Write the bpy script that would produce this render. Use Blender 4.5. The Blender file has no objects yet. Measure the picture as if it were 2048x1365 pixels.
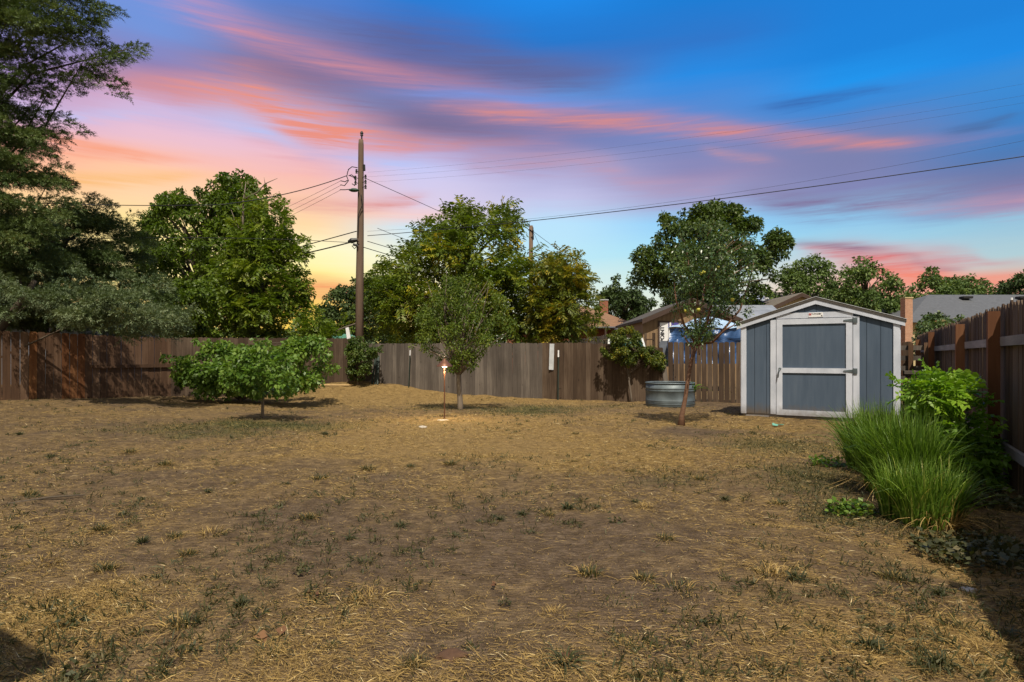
import bpy, math, random
import numpy as np
from mathutils import Vector, Matrix
random.seed(7); RS = np.random.RandomState(11)
sc = bpy.context.scene; col = sc.collection
F = 1200.0; H = 1.35; HV = 710.0

# ------------------------------------------------------------ camera, sky, sun, exposure
cd = bpy.data.cameras.new('camera'); cam = bpy.data.objects.new('camera', cd); col.objects.link(cam)
cam.location = (0, 0, H); cam.rotation_euler = (math.radians(90), 0, 0)
cd.sensor_width = 36; cd.lens = F / 2048 * 36; cd.shift_y = (HV - 682.5) / 2048
cd.clip_start = .05; cd.clip_end = 3000
sc.camera = cam
sc.view_settings.view_transform = 'Standard'; sc.view_settings.look = 'None'
sc.view_settings.exposure = .12; sc.view_settings.gamma = 1
SUN_EL = math.radians(57); SUN_SH = Vector((-.12, .993))       # direction the shadows fall
sd = bpy.data.lights.new('sun', 'SUN'); sd.energy = 5.0; sd.angle = math.radians(.5); sd.color = (1, .91, .75)
so = bpy.data.objects.new('sun', sd); col.objects.link(so)
ray = Vector((SUN_SH.x * math.cos(SUN_EL), SUN_SH.y * math.cos(SUN_EL), -math.sin(SUN_EL)))
so.rotation_euler = ray.to_track_quat('-Z', 'Y').to_euler(); so.location = (3, -8, 20)

def lin(c):
    r = []
    for x in c[:3]:
        x /= 255.0
        r.append(x / 12.92 if x <= .04045 else ((x + .055) / 1.055) ** 2.4)
    return tuple(r) + (1.0,)

def soft(c, k=.21):
    m = (c[0] + c[1] + c[2]) / 3; return tuple(m + (x - m) * (1 - k) + 6 for x in c)
class G:
    """small wrapper round a node tree"""
    def __init__(s, nt): s.nt = nt; s.n = nt.nodes; s.l = nt.links
    def node(s, t, **kw):
        n = s.n.new(t)
        for k, v in kw.items(): setattr(n, k, v)
        return n
    def put(s, inp, v):
        if isinstance(v, bpy.types.NodeSocket): s.l.new(v, inp)
        else: inp.default_value = v
    def m(s, op, a, b=None, c=None, clamp=False):
        n = s.node('ShaderNodeMath', operation=op, use_clamp=clamp)
        s.put(n.inputs[0], a)
        if b is not None: s.put(n.inputs[1], b)
        if c is not None: s.put(n.inputs[2], c)
        return n.outputs[0]
    def mix(s, f, a, b, bt='MIX'):
        n = s.node('ShaderNodeMix', data_type='RGBA', blend_type=bt)
        s.put(n.inputs[0], f); s.put(n.inputs[6], a); s.put(n.inputs[7], b)
        return n.outputs[2]
    def ramp(s, f, stops, interp='LINEAR'):
        n = s.node('ShaderNodeValToRGB'); cr = n.color_ramp; cr.interpolation = interp
        while len(cr.elements) < len(stops): cr.elements.new(.5)
        for e, (p, c) in zip(cr.elements, sorted(stops, key=lambda q: q[0])):
            e.position = p; e.color = c if len(c) == 4 else tuple(c) + (1,)
        s.put(n.inputs[0], f); return n.outputs[0]
    def noise(s, vec, scale, detail=3, rough=.55, dist=0):
        n = s.node('ShaderNodeTexNoise'); n.inputs['Scale'].default_value = scale
        n.inputs['Detail'].default_value = detail; n.inputs['Roughness'].default_value = rough
        n.inputs['Distortion'].default_value = dist
        if vec is not None: s.l.new(vec, n.inputs['Vector'])
        return n.outputs['Fac']
    def scaled(s, vec, sc3, loc=(0, 0, 0), rot=(0, 0, 0)):
        n = s.node('ShaderNodeMapping'); n.inputs['Scale'].default_value = sc3
        n.inputs['Location'].default_value = loc; n.inputs['Rotation'].default_value = rot
        s.l.new(vec, n.inputs['Vector']); return n.outputs[0]
    def mrange(s, v, a, b, c=0, d=1, smooth=False):
        n = s.node('ShaderNodeMapRange'); n.interpolation_type = 'SMOOTHSTEP' if smooth else 'LINEAR'
        s.put(n.inputs[0], v)
        for i, x in enumerate((a, b, c, d)): n.inputs[i + 1].default_value = x
        return n.outputs[0]

def build_world():
    w = bpy.data.worlds.new('World'); sc.world = w; w.use_nodes = True
    g = G(w.node_tree); g.n.clear()
    tc = g.node('ShaderNodeTexCoord'); sp = g.node('ShaderNodeSeparateXYZ'); g.l.new(tc.outputs['Generated'], sp.inputs[0])
    x, y, z = sp.outputs
    ay = g.m('ABSOLUTE', y)
    az = g.m('ARCTAN2', x, ay)
    hz = g.m('SQRT', g.m('ADD', g.m('MULTIPLY', x, x), g.m('MULTIPLY', y, y)))
    el = g.m('DIVIDE', z, g.m('MAXIMUM', hz, .02))
    t = g.m('ADD', g.m('MULTIPLY', az, 1 / 1.44), .5)
    E0 = g.m('MULTIPLY', el, 1 / .65)
    def TU(u): return math.atan((u - 1024) / F) / 1.44 + .5
    def EV(u, v): return (HV - v) / F * math.cos(math.atan((u - 1024) / F)) / .65
    cv = g.node('ShaderNodeCombineXYZ'); g.l.new(t, cv.inputs[0]); g.l.new(E0, cv.inputs[1])
    n1 = g.noise(g.scaled(cv.outputs[0], (3.2, 11, 1), rot=(0, 0, .12)), 1.3, 2, .5)
    n2 = g.noise(g.scaled(cv.outputs[0], (5, 34, 1), loc=(3, 1, 0), rot=(0, 0, .16)), 1.6, 5, .6, .4)
    n3 = g.noise(g.scaled(cv.outputs[0], (9, 60, 1), loc=(1, 5, 0), rot=(0, 0, .2)), 1.5, 6, .62, .6)
    E = g.m('ADD', E0, g.m('ADD', g.m('MULTIPLY', g.m('SUBTRACT', n1, .5), .045), g.m('MULTIPLY', g.m('SUBTRACT', n3, .5), .022)))
    cols = {
     0: [(0,(110,130,205)),(150,(160,130,190)),(230,(215,170,205)),(290,(250,165,140)),(330,(255,180,135)),(400,(255,205,130)),(520,(255,225,135)),(620,(255,205,110))],
     300: [(0,(85,135,225)),(60,(95,135,220)),(120,(125,115,180)),(180,(185,128,160)),(215,(196,165,212)),(260,(225,175,200)),(300,(245,178,170)),(345,(255,190,145)),(390,(255,202,150)),(450,(255,222,130)),(530,(255,236,140)),(620,(255,215,110))],
     600: [(0,(60,115,212)),(60,(90,115,190)),(150,(104,98,152)),(215,(150,160,220)),(262,(178,190,245)),(300,(225,178,205)),(350,(245,175,165)),(400,(250,190,152)),(450,(255,207,145)),(500,(255,240,175)),(550,(255,235,125)),(590,(252,190,95)),(620,(255,205,60))],
     850: [(0,(10,115,225)),(80,(45,98,192)),(140,(85,98,165)),(190,(85,118,192)),(250,(110,98,145)),(300,(165,150,205)),(340,(188,186,236)),(400,(205,190,222)),(430,(235,192,192)),(460,(185,218,238)),(520,(232,235,205)),(600,(255,222,125))],
     1100: [(0,(0,126,242)),(80,(10,110,215)),(150,(76,98,170)),(195,(70,135,222)),(250,(88,108,176)),(300,(110,118,182)),(350,(160,158,210)),(400,(180,180,225)),(450,(165,215,246)),(520,(170,222,238)),(600,(215,230,215))],
     1400: [(0,(0,115,222)),(80,(22,108,210)),(150,(10,130,238)),(250,(76,125,205)),(300,(110,122,186)),(350,(132,124,178)),(400,(145,150,200)),(440,(122,195,246)),(500,(145,215,242)),(560,(190,222,215)),(620,(220,220,200))],
     1700: [(0,(0,118,226)),(100,(0,122,230)),(160,(0,140,248)),(220,(38,125,218)),(280,(108,116,172)),(330,(110,116,172)),(380,(116,122,180)),(430,(120,190,236)),(480,(140,202,228)),(560,(228,185,165)),(620,(255,145,95))],
     2048: [(0,(0,120,228)),(100,(0,130,240)),(150,(32,130,222)),(250,(38,120,204)),(300,(58,112,184)),(350,(88,112,172)),(400,(108,122,182)),(430,(128,186,218)),(500,(160,196,206)),(560,(215,172,152)),(620,(255,150,110))]}
    us = sorted(cols); prev = None
    for i, u in enumerate(us):
        r = g.ramp(E, [(max(0, min(1, EV(u, v))), lin(soft(c))) for v, c in cols[u]])
        if prev is None: prev = r
        else: prev = g.mix(g.mrange(t, TU(us[i-1]), TU(u), smooth=True), prev, r)
    streaks = [
     ((232,132,138), [(230,-50,25,.1),(400,22,24,.45),(550,88,24,.55),(700,130,22,.6),(900,165,18,.45),(1060,182,14,.15)]),
     ((88,86,140), [(520,30,30,.1),(700,68,34,.45),(850,98,40,.6),(1000,138,36,.55),(1200,168,26,.25),(1350,165,20,0)]),
     ((112,98,146), [(400,110,26,.1),(500,130,34,.45),(600,170,36,.6),(750,215,34,.55),(900,252,28,.6),(1024,268,18,.4),(1130,268,8,0)]),
     ((236,130,112), [(150,185,18,.15),(300,175,26,.4),(450,192,36,.85),(550,226,44,1.0),(650,262,40,1.0),(750,284,28,.9),(900,292,14,.4),(1100,285,12,.15)]),
     ((205,122,130), [(840,210,12,.2),(1024,226,17,.9),(1200,240,17,.85),(1400,252,15,.85),(1550,270,12,.85),(1720,280,9,.8),(1850,284,8,.35),(2000,268,8,.1)]),
     ((252,150,112), [(40,280,20,.4),(130,290,20,.9),(220,303,15,.9),(310,313,10,.65),(440,318,6,.1)]),
     ((160,186,248), [(60,215,10,.3),(180,225,8,.5),(300,228,8,.3),(420,232,12,.5),(520,256,14,.7),(620,300,12,.4),(740,320,12,.7),(860,330,10,.3)]),
     ((70,140,238), [(760,182,8,.1),(880,188,10,.45),(1000,196,9,.6),(1100,202,9,.5),(1250,206,8,.2)]),
     ((250,176,85), [(60,350,12,.5),(200,364,10,.7),(300,363,10,.6),(450,352,8,.1)]),
     ((222,140,138), [(540,405,8,.2),(700,410,12,.6),(800,400,10,.65),(880,388,5,0)]),
     ((186,138,168), [(900,330,14,.1),(1024,325,20,.6),(1180,330,17,.55),(1290,370,14,.5),(1400,372,12,.4),(1500,350,10,.1)]),
     ((190,132,150), [(1380,300,6,0),(1460,310,7,.6),(1530,316,7,.4),(1600,320,6,0)]),
     ((118,104,152), [(1450,380,10,.1),(1550,398,18,.6),(1650,412,15,.75),(1760,406,14,.75),(1900,385,22,.5),(2048,365,26,.4)]),
     ((200,140,160), [(1650,418,5,0),(1850,414,6,.4),(2048,402,14,.6)]),
     ((36,86,170), [(1440,218,8,0),(1550,210,9,.5),(1650,198,8,.75),(1740,182,6,.6),(1820,176,5,.1)]),
     ((60,92,150), [(1850,275,8,0),(1960,255,8,.6),(2025,232,7,.5),(2060,225,5,.1)]),
     ((215,112,118), [(1540,492,6,.1),(1640,500,12,.7),(1750,520,22,.9),(1850,524,20,.95),(1930,515,12,.8),(2010,522,6,.3)]),
     ((110,90,128), [(1560,488,5,.1),(1700,495,8,.5),(1800,505,8,.2),(1880,535,6,.4),(1960,535,5,0)]),
     ((255,118,88), [(1700,556,14,.2),(1790,556,24,.8),(1860,560,18,.8),(1950,568,14,.6),(2048,562,14,.6)]),
     ((250,150,84), [(520,575,10,.2),(630,574,12,.9),(700,578,10,.7),(780,585,8,.1)]),
    ]
    dn = g.m('MULTIPLY', g.mrange(n2, .32, .66, .5, 1.2), g.mrange(n3, .32, .68, .6, 1.3))
    for c, pts in streaks:
        cc = g.node('ShaderNodeCombineColor')
        for k in range(3): g.l.new(t, cc.inputs[k])
        rc = g.node('ShaderNodeRGBCurve'); mp = rc.mapping; mp.use_clip = False; mp.extend = 'HORIZONTAL'
        p2 = [(TU(u), EV(u, v), h / F / .65 * 1.5 * math.cos(math.atan((u-1024)/F)), o) for u, v, h, o in pts]
        first, last = p2[0], p2[-1]
        if pts[0][0] > 60: p2.insert(0, (first[0] - .06, first[1], first[2], 0))
        if pts[-1][0] < 2040: p2.append((last[0] + .06, last[1], last[2], 0))
        for ch in range(3):
            cu = mp.curves[ch]
            vals = [(p[0], (p[1], p[2] * 5, p[3])[ch]) for p in p2]
            cu.points[0].location = (min(-.3, vals[0][0]-.01), vals[0][1]); cu.points[1].location = (max(1.3, vals[-1][0]+.01), vals[-1][1])
            for a, b in vals: cu.points.new(a, b)
            for p in cu.points: p.handle_type = 'AUTO_CLAMPED'
        mp.update(); g.l.new(cc.outputs[0], rc.inputs['Color'])
        sc_ = g.node('ShaderNodeSeparateColor'); g.l.new(rc.outputs[0], sc_.inputs[0])
        d = g.m('DIVIDE', g.m('SUBTRACT', E, sc_.outputs[0]), g.m('MAXIMUM', g.m('MULTIPLY', sc_.outputs[1], .2), .004))
        dens = g.m('MULTIPLY', g.m('EXPONENT', g.m('MULTIPLY', g.m('MULTIPLY', d, d), -1)), sc_.outputs[2])
        prev = g.mix(g.m('MULTIPLY', dens, dn, clamp=True), prev, lin(soft(c, .2)))
    prev = g.mix(g.mrange(E0, -.12, 0), lin((120, 110, 100)), prev)
    # unseen sky behind and overhead, set pale to give neutral fill light
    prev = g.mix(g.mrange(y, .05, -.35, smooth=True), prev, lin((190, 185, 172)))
    prev = g.mix(g.mrange(E0, 1.25, 2.6, 0, .8, smooth=True), prev, lin((176, 176, 170)))
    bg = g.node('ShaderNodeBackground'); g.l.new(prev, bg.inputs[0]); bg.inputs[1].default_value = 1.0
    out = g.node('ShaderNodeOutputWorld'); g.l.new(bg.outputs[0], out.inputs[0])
build_world()

# ------------------------------------------------------------ terrain
def gz(x, y):
    x = np.asarray(x, float); y = np.asarray(y, float)
    s = np.clip((y - 12) / 6, 0, 1); s = s * s * (3 - 2 * s)
    z = -.12 * s
    z = z + .50 * np.exp(-(((x + 5.6) / 2.4) ** 2 + ((y - 21.2) / 1.7) ** 2))
    z = z + .16 * np.exp(-(((x + 2.6) / 2.2) ** 2 + ((y - 21.0) / 1.6) ** 2))
    lx = np.clip((-x - 6) / 6, 0, 1); z = z + .28 * lx * np.clip((y - 9) / 6, 0, 1)
    z = z + .02 * np.sin(x * .9 + 1) * np.sin(y * .7) + .012 * np.sin(x * 2.3 + y * 1.1)
    return z
def g1(x, y): return float(gz(x, y))
def at(u, Y, v=None):
    X = (u - 1024) / F * Y
    return Vector((X, Y, g1(X, Y) if v is None else H - (v - HV) / F * Y))
def ground_at(u, v):
    Y = F * H / (v - HV)
    for _ in range(30):
        X = (u - 1024) / F * Y
        Yn = F * (H - g1(X, Y)) / (v - HV); Y = .5 * Y + .5 * Yn
    return Vector(((u - 1024) / F * Y, Y, g1((u - 1024) / F * Y, Y)))

# ------------------------------------------------------------ tagging and mesh helpers
def tag(o, label=None, cat=None, group=None, kind=None):
    if label: o['label'] = label
    if cat: o['category'] = cat
    if group: o['group'] = group
    if kind: o['kind'] = kind
    return o
def thing(name, loc, label, cat, group=None, rz=0):
    o = bpy.data.objects.new(name, None); o.location = loc; o.rotation_euler = (0, 0, rz); o.empty_display_size = .2
    col.objects.link(o); return tag(o, label, cat, group)
def link_mesh(name, me, mat, parent=None, world=True, smooth=False):
    o = bpy.data.objects.new(name, me); me.name = name
    if mat: me.materials.append(mat)
    if smooth: me.polygons.foreach_set('use_smooth', [True] * len(me.polygons))
    col.objects.link(o)
    if parent:
        o.parent = parent
        if world:                                  # geometry was given in world space
            M = Matrix.Translation(parent.location) @ parent.rotation_euler.to_matrix().to_4x4()
            p = parent.parent
            while p:
                M = (Matrix.Translation(p.location) @ p.rotation_euler.to_matrix().to_4x4()) @ M; p = p.parent
            me.transform(M.inverted())
    return o
class MB:
    def __init__(s): s.v = []; s.f = []; s.t = []
    def add(s, vs, fs, tint=None):
        b = len(s.v); t = random.random() if tint is None else tint
        s.v += [tuple(p) for p in vs]; s.t += [t] * len(vs)
        s.f += [tuple(b + i for i in f) for f in fs]; return s
    def box(s, c, d, rz=0, tint=None, M=None):
        x, y, z = d[0] / 2, d[1] / 2, d[2] / 2
        vs = [Vector((a * x, b * y, e * z)) for a in (-1, 1) for b in (-1, 1) for e in (-1, 1)]
        R = Matrix.Rotation(rz, 3, 'Z') if M is None else M
        vs = [R @ p + Vector(c) for p in vs]
        return s.add(vs, [(0,1,3,2),(4,6,7,5),(0,4,5,1),(2,3,7,6),(0,2,6,4),(1,5,7,3)], tint)
    def beam(s, a, b, w, h, tint=None, up=Vector((0, 0, 1))):
        a = Vector(a); b = Vector(b); d = b - a; L = d.length; d.normalize()
        sd = d.cross(up)
        if sd.length < 1e-4: sd = Vector((1, 0, 0))
        sd.normalize(); uu = sd.cross(d)
        R = Matrix((d, sd, uu)).transposed()
        return s.box((a + b) / 2, (L, w, h), tint=tint, M=R)
    def tube(s, pts, rad, n=8, tint=None, cap=True):
        pts = [Vector(p) for p in pts]
        if not hasattr(rad, '__len__'): rad = [rad] * len(pts)
        vs = []; prev = None
        for i, p in enumerate(pts):
            d = (pts[min(i+1, len(pts)-1)] - pts[max(i-1, 0)]).normalized()
            if prev is None:
                a = Vector((1, 0, 0)) if abs(d.x) < .8 else Vector((0, 1, 0)); sd = d.cross(a).normalized()
            else: sd = (prev - d * prev.dot(d)).normalized()
            prev = sd; up = d.cross(sd)
            for k in range(n):
                an = 2 * math.pi * k / n
                vs.append(p + (sd * math.cos(an) + up * math.sin(an)) * rad[i])
        fs = [(i*n+k, i*n+(k+1) % n, (i+1)*n+(k+1) % n, (i+1)*n+k) for i in range(len(pts)-1) for k in range(n)]
        if cap: fs += [tuple(range(n))[::-1], tuple((len(pts)-1)*n + k for k in range(n))]
        return s.add(vs, fs, tint)
    def lathe(s, c, prof, n=32, tint=None, sx=1, sy=1):
        c = Vector(c); vs = []
        for r, z in prof:
            for k in range(n):
                a = 2 * math.pi * k / n; vs.append(c + Vector((r * sx * math.cos(a), r * sy * math.sin(a), z)))
        fs = [(i*n+k, i*n+(k+1) % n, (i+1)*n+(k+1) % n, (i+1)*n+k) for i in range(len(prof)-1) for k in range(n)]
        return s.add(vs, fs, tint)
    def prism(s, poly, d, tint=None):
        """poly: list of world points (planar), d: extrusion vector"""
        n = len(poly); d = Vector(d)
        vs = [Vector(p) for p in poly] + [Vector(p) + d for p in poly]
        return s.add(vs, [tuple(range(n))[::-1], tuple(range(n, 2*n))] + [(i, (i+1) % n, n+(i+1) % n, n+i) for i in range(n)], tint)
    def build(s, name, mat, parent=None, smooth=False, world=True):
        me = bpy.data.meshes.new(name); me.from_pydata(s.v, [], s.f); me.update()
        at_ = me.attributes.new('tint', 'FLOAT', 'POINT'); at_.data.foreach_set('value', np.array(s.t, dtype=np.float32))
        import bmesh
        bm = bmesh.new(); bm.from_mesh(me); bmesh.ops.recalc_face_normals(bm, faces=bm.faces); bm.to_mesh(me); bm.free()
        return link_mesh(name, me, mat, parent, world, smooth)

def np_quads(name, V, tint, mat, parent=None, smooth=False):
    """V: (N,4,3)"""
    N = len(V); me = bpy.data.meshes.new(name)
    me.vertices.add(N * 4); me.loops.add(N * 4); me.polygons.add(N)
    me.vertices.foreach_set('co', V.reshape(-1).astype(np.float32))
    me.loops.foreach_set('vertex_index', np.arange(N * 4, dtype=np.int32))
    me.polygons.foreach_set('loop_start', np.arange(0, N * 4, 4, dtype=np.int32))
    a = me.attributes.new('tint', 'FLOAT', 'POINT'); a.data.foreach_set('value', np.repeat(tint, 4).astype(np.float32))
    me.update(calc_edges=True); me.validate()
    return link_mesh(name, me, mat, parent, True, smooth)
def nrmz(a): return a / np.maximum(np.linalg.norm(a, axis=-1, keepdims=True), 1e-6)
def leaf_quads(base, d, nrm, L, W, droop=.1):
    d = nrmz(d); s = nrmz(np.cross(d, nrm)); n = nrmz(np.cross(s, d))
    L = L[:, None]; W = W[:, None]
    mid = base + d * L * .45 + n * W * .12
    tip = base + d * L; tip[:, 2] -= (droop * L)[:, 0]
    return np.stack([base, mid + s * W * .5, tip, mid - s * W * .5], 1)

# ------------------------------------------------------------ materials
def mat(name):
    m = bpy.data.materials.new(name); m.use_nodes = True; g = G(m.node_tree)
    b = g.n['Principled BSDF']; return m, g, b
def attr(g, n='tint'):
    a = g.node('ShaderNodeAttribute'); a.attribute_name = n; return a.outputs['Fac']
def objc(g): return g.node('ShaderNodeTexCoord').outputs['Object']
def posn(g): return g.node('ShaderNodeNewGeometry').outputs['Position']
def bump(g, b, h, strength=.3, dist=.01):
    n = g.node('ShaderNodeBump'); n.inputs['Strength'].default_value = strength; n.inputs['Distance'].default_value = dist
    g.l.new(h, n.inputs['Height']); g.l.new(n.outputs[0], b.inputs['Normal'])
def wood(name, c1, c2, c3, rough=.85, vert=True, nscale=1.0):
    m, g, b = mat(name); p = posn(g)
    sc3 = (26, 26, 1.3) if vert else (3, 3, 30)
    n = g.noise(g.scaled(p, tuple(x * nscale for x in sc3)), 1.0, 5, .65)
    n2 = g.noise(g.scaled(p, (1.3, 1.3, .9)), 1.0, 3)
    f = g.m('ADD', g.m('MULTIPLY', attr(g), .30), g.m('ADD', g.m('MULTIPLY', n, .75), g.m('MULTIPLY', n2, .45)))
    f = g.mrange(f, .30, 1.15)
    b_col = g.ramp(f, [(0, c1), (.5, c2), (1, c3)])
    kn = g.noise(g.scaled(p, (9, 9, 7)), 1.0, 1); kn = g.mrange(kn, .74, .80)
    b_col = g.mix(g.mrange(g.noise(g.scaled(p, (2.2, 2.2, .5)), 1.0, 4, .6), .52, .72, 0, .45), b_col, tuple(x * .45 for x in c2[:3]) + (1,))
    b_col = g.mix(g.m('MULTIPLY', kn, .7), b_col, tuple(x * .35 for x in c1[:3]) + (1,))
    g.l.new(b_col, b.inputs['Base Color']); b.inputs['Roughness'].default_value = rough
    b.inputs['Specular IOR Level'].default_value = .2
    bump(g, b, n, .5, .006); return m
def flat(name, c, rough=.6, metal=0, var=.15, nsc=6, spec=.4, bs=0):
    m, g, b = mat(name); p = posn(g)
    n = g.noise(p, nsc, 4)
    c4 = tuple(c) + (1,) if len(c) == 3 else c
    cc = g.mix(g.mrange(n, .3, .7), tuple(x * (1 - var) for x in c4[:3]) + (1,), tuple(min(1, x * (1 + var)) for x in c4[:3]) + (1,))
    g.l.new(cc, b.inputs['Base Color']); b.inputs['Roughness'].default_value = rough
    b.inputs['Metallic'].default_value = metal; b.inputs['Specular IOR Level'].default_value = spec
    if bs: bump(g, b, g.noise(p, nsc * 8, 3), bs, .004)
    return m
def leafmat(name, stops, rough=.5, trans=.28, spec=.3):
    m, g, b = mat(name)
    c = g.ramp(attr(g), [(p, tuple(q) + (1,)) for p, q in stops])
    g.l.new(c, b.inputs['Base Color']); b.inputs['Roughness'].default_value = rough
    b.inputs['Specular IOR Level'].default_value = spec
    tr = g.node('ShaderNodeBsdfTranslucent'); g.l.new(g.mix(1.0, c, (1.5, 1.6, .6, 1), 'MULTIPLY'), tr.inputs[0])
    mx = g.node('ShaderNodeMixShader'); mx.inputs[0].default_value = trans
    g.l.new(b.outputs[0], mx.inputs[1]); g.l.new(tr.outputs[0], mx.inputs[2])
    g.l.new(mx.outputs[0], g.n['Material Output'].inputs[0]); return m
M = {}
M['fence_gray'] = wood('weathered grey boards', (.035,.028,.024,1), (.095,.079,.068,1), (.21,.178,.152,1))
M['fence_brown'] = wood('weathered brown boards', (.022,.013,.008,1), (.066,.043,.029,1), (.155,.112,.08,1))
M['fence_left'] = wood('brown stained boards', (.04,.022,.014,1), (.10,.055,.032,1), (.20,.125,.08,1))
M['fence_orange'] = wood('orange brown boards', (.055,.022,.009,1), (.135,.054,.021,1), (.23,.11,.045,1))
M['fence_right'] = wood('dark aged boards', (.022,.014,.009,1), (.065,.042,.027,1), (.15,.108,.078,1))
M['post_red'] = wood('red brown treated posts', (.065,.026,.013,1), (.125,.052,.025,1), (.19,.09,.045,1))
M['rail'] = wood('grey rails', (.10,.09,.09,1), (.20,.185,.185,1), (.33,.31,.31,1), vert=False, nscale=.6)
M['pole'] = wood('utility pole wood', (.07,.045,.035,1), (.14,.095,.07,1), (.22,.16,.12,1))
M['bark'] = wood('tree bark', (.04,.03,.022,1), (.09,.07,.05,1), (.16,.13,.10,1), nscale=.8)
M['bark_pale'] = wood('pale grey bark', (.07,.055,.045,1), (.15,.12,.095,1), (.26,.215,.175,1), nscale=.8)
M['bark_red'] = wood('copper coloured bark', (.05,.026,.016,1), (.15,.08,.05,1), (.28,.185,.13,1), rough=.6, vert=False, nscale=1.0)
M['black'] = flat('black metal', (.012,.012,.013), .5)
M['cable'] = flat('black cable', (.01,.01,.012), .6)
M['galv'] = flat('galvanised steel', (.11,.135,.15), .5, .3, .35, 3)
M['tpost'] = flat('dark green steel', (.015,.03,.025), .6)
M['white'] = flat('white paint', (.72,.72,.74), .6, 0, .05, 5, .3)
M['gray_white'] = flat('grey white board', (.42,.44,.47), .7)
M['lamp_copper'] = flat('brown bronze', (.16,.07,.04), .45, .4)

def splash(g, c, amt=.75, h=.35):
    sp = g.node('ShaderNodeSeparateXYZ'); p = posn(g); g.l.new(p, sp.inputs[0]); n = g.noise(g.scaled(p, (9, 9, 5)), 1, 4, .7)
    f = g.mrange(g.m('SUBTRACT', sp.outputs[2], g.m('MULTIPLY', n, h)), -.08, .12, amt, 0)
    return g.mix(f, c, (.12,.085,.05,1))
def siding():
    m, g, b = mat('blue grey plywood siding'); p = objc(g)
    n = g.noise(g.scaled(p, (14, 14, 1.2)), 1.0, 5, .6); n2 = g.noise(g.scaled(p, (3, 3, .8)), 1.0, 3)
    f = g.m('ADD', g.m('MULTIPLY', n, .5), g.m('MULTIPLY', n2, .5))
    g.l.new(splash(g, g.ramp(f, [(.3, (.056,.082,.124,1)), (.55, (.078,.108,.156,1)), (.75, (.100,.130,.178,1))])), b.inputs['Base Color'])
    b.inputs['Roughness'].default_value = .75; b.inputs['Specular IOR Level'].default_value = .2
    bump(g, b, n, .4, .004); return m
M['siding'] = siding()
def trimmat():
    m, g, b = mat('white textured trim'); p = objc(g)
    n = g.noise(g.scaled(p, (30, 30, 12)), 1.0, 5, .7); n2 = g.noise(g.scaled(p, (4, 4, 2)), 1.0, 3)
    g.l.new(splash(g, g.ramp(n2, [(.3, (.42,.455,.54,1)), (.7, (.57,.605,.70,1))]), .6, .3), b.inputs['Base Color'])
    b.inputs['Roughness'].default_value = .7; bump(g, b, n, .6, .006); return m
M['trim'] = trimmat()
def shingle(name, c1, c2, sc_=1):
    m, g, b = mat(name); p = posn(g)
    br = g.node('ShaderNodeTexBrick'); br.inputs['Scale'].default_value = 3.2 * sc_
    g.l.new(g.scaled(objc(g), (1, 1, 3.0), rot=(math.pi/2, 0, 0)), br.inputs['Vector'])
    br.inputs['Color1'].default_value = c1 + (1,); br.inputs['Color2'].default_value = c2 + (1,)
    br.inputs['Mortar'].default_value = tuple(x * .55 for x in c1) + (1,); br.inputs['Mortar Size'].default_value = .015
    n = g.noise(p, 3, 4); n3 = g.noise(p, 60, 2)
    c = g.mix(g.m('MULTIPLY', g.mrange(n, .3, .7), .5), br.outputs[0], c2 + (1,))
    c = g.mix(g.m('MULTIPLY', g.mrange(n3, .4, .6), .3), c, tuple(x * .6 for x in c1) + (1,))
    g.l.new(c, b.inputs['Base Color']); b.inputs['Roughness'].default_value = .9
    bump(g, b, n3, .4, .01); return m
M['roof_dark'] = shingle('dark brown grey shingles', (.06,.052,.045), (.085,.075,.065))
M['roof_brown'] = shingle('brown shingles', (.18,.095,.05), (.26,.145,.08))
M['roof_gray'] = shingle('charcoal shingles', (.075,.08,.09), (.11,.115,.13))
M['roof_tan'] = shingle('grey brown shingles', (.13,.11,.09), (.19,.165,.14))
M['roof_metal'] = flat('pale metal roof', (.36,.38,.42), .4, .5, .2, 2)
def brick(name, c1, c2, mort=(.4,.35,.3)):
    m, g, b = mat(name)
    br = g.node('ShaderNodeTexBrick'); br.inputs['Scale'].default_value = 4.5
    g.l.new(g.scaled(posn(g), (1, 1, 1), rot=(math.pi/2, 0, 0)), br.inputs['Vector'])
    br.inputs['Color1'].default_value = c1 + (1,); br.inputs['Color2'].default_value = c2 + (1,)
    br.inputs['Mortar'].default_value = mort + (1,); br.inputs['Mortar Size'].default_value = .02
    g.l.new(br.outputs[0], b.inputs['Base Color']); b.inputs['Roughness'].default_value = .85; return m
M['brick'] = brick('red brick', (.22,.06,.03), (.30,.10,.05), (.25,.15,.11))
M['brick_tan'] = brick('orange brick', (.34,.15,.08), (.44,.22,.13))
def panelmat():
    m, g, b = mat('brown plywood siding'); p = posn(g)
    w = g.node('ShaderNodeTexWave'); w.wave_type = 'BANDS'; w.bands_direction = 'X'; w.inputs['Scale'].default_value = 1.55
    g.l.new(p, w.inputs['Vector']); n = g.noise(g.scaled(p, (10, 10, .8)), 1, 4)
    c = g.ramp(n, [(.3, (.17,.105,.055,1)), (.7, (.25,.165,.09,1))])
    c = g.mix(g.mrange(w.outputs['Fac'], 0, .04, .7, 0), c, (.07,.04,.02,1))
    g.l.new(c, b.inputs['Base Color']); b.inputs['Roughness'].default_value = .8; return m
M['brown_siding'] = panelmat()
M['cream'] = flat('cream siding', (.45,.36,.20), .8)
M['dark_brown'] = flat('dark brown trim', (.05,.028,.02), .7)
M['fascia_gray'] = flat('slate fascia', (.13,.145,.18), .6)
M['glass'] = flat('window glass', (.03,.05,.05), .1, 0, .1, 2, .6)
M['teal_glass'] = flat('teal tinted glass', (.015,.10,.10), .15, 0, .2, 2, .6)
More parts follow.
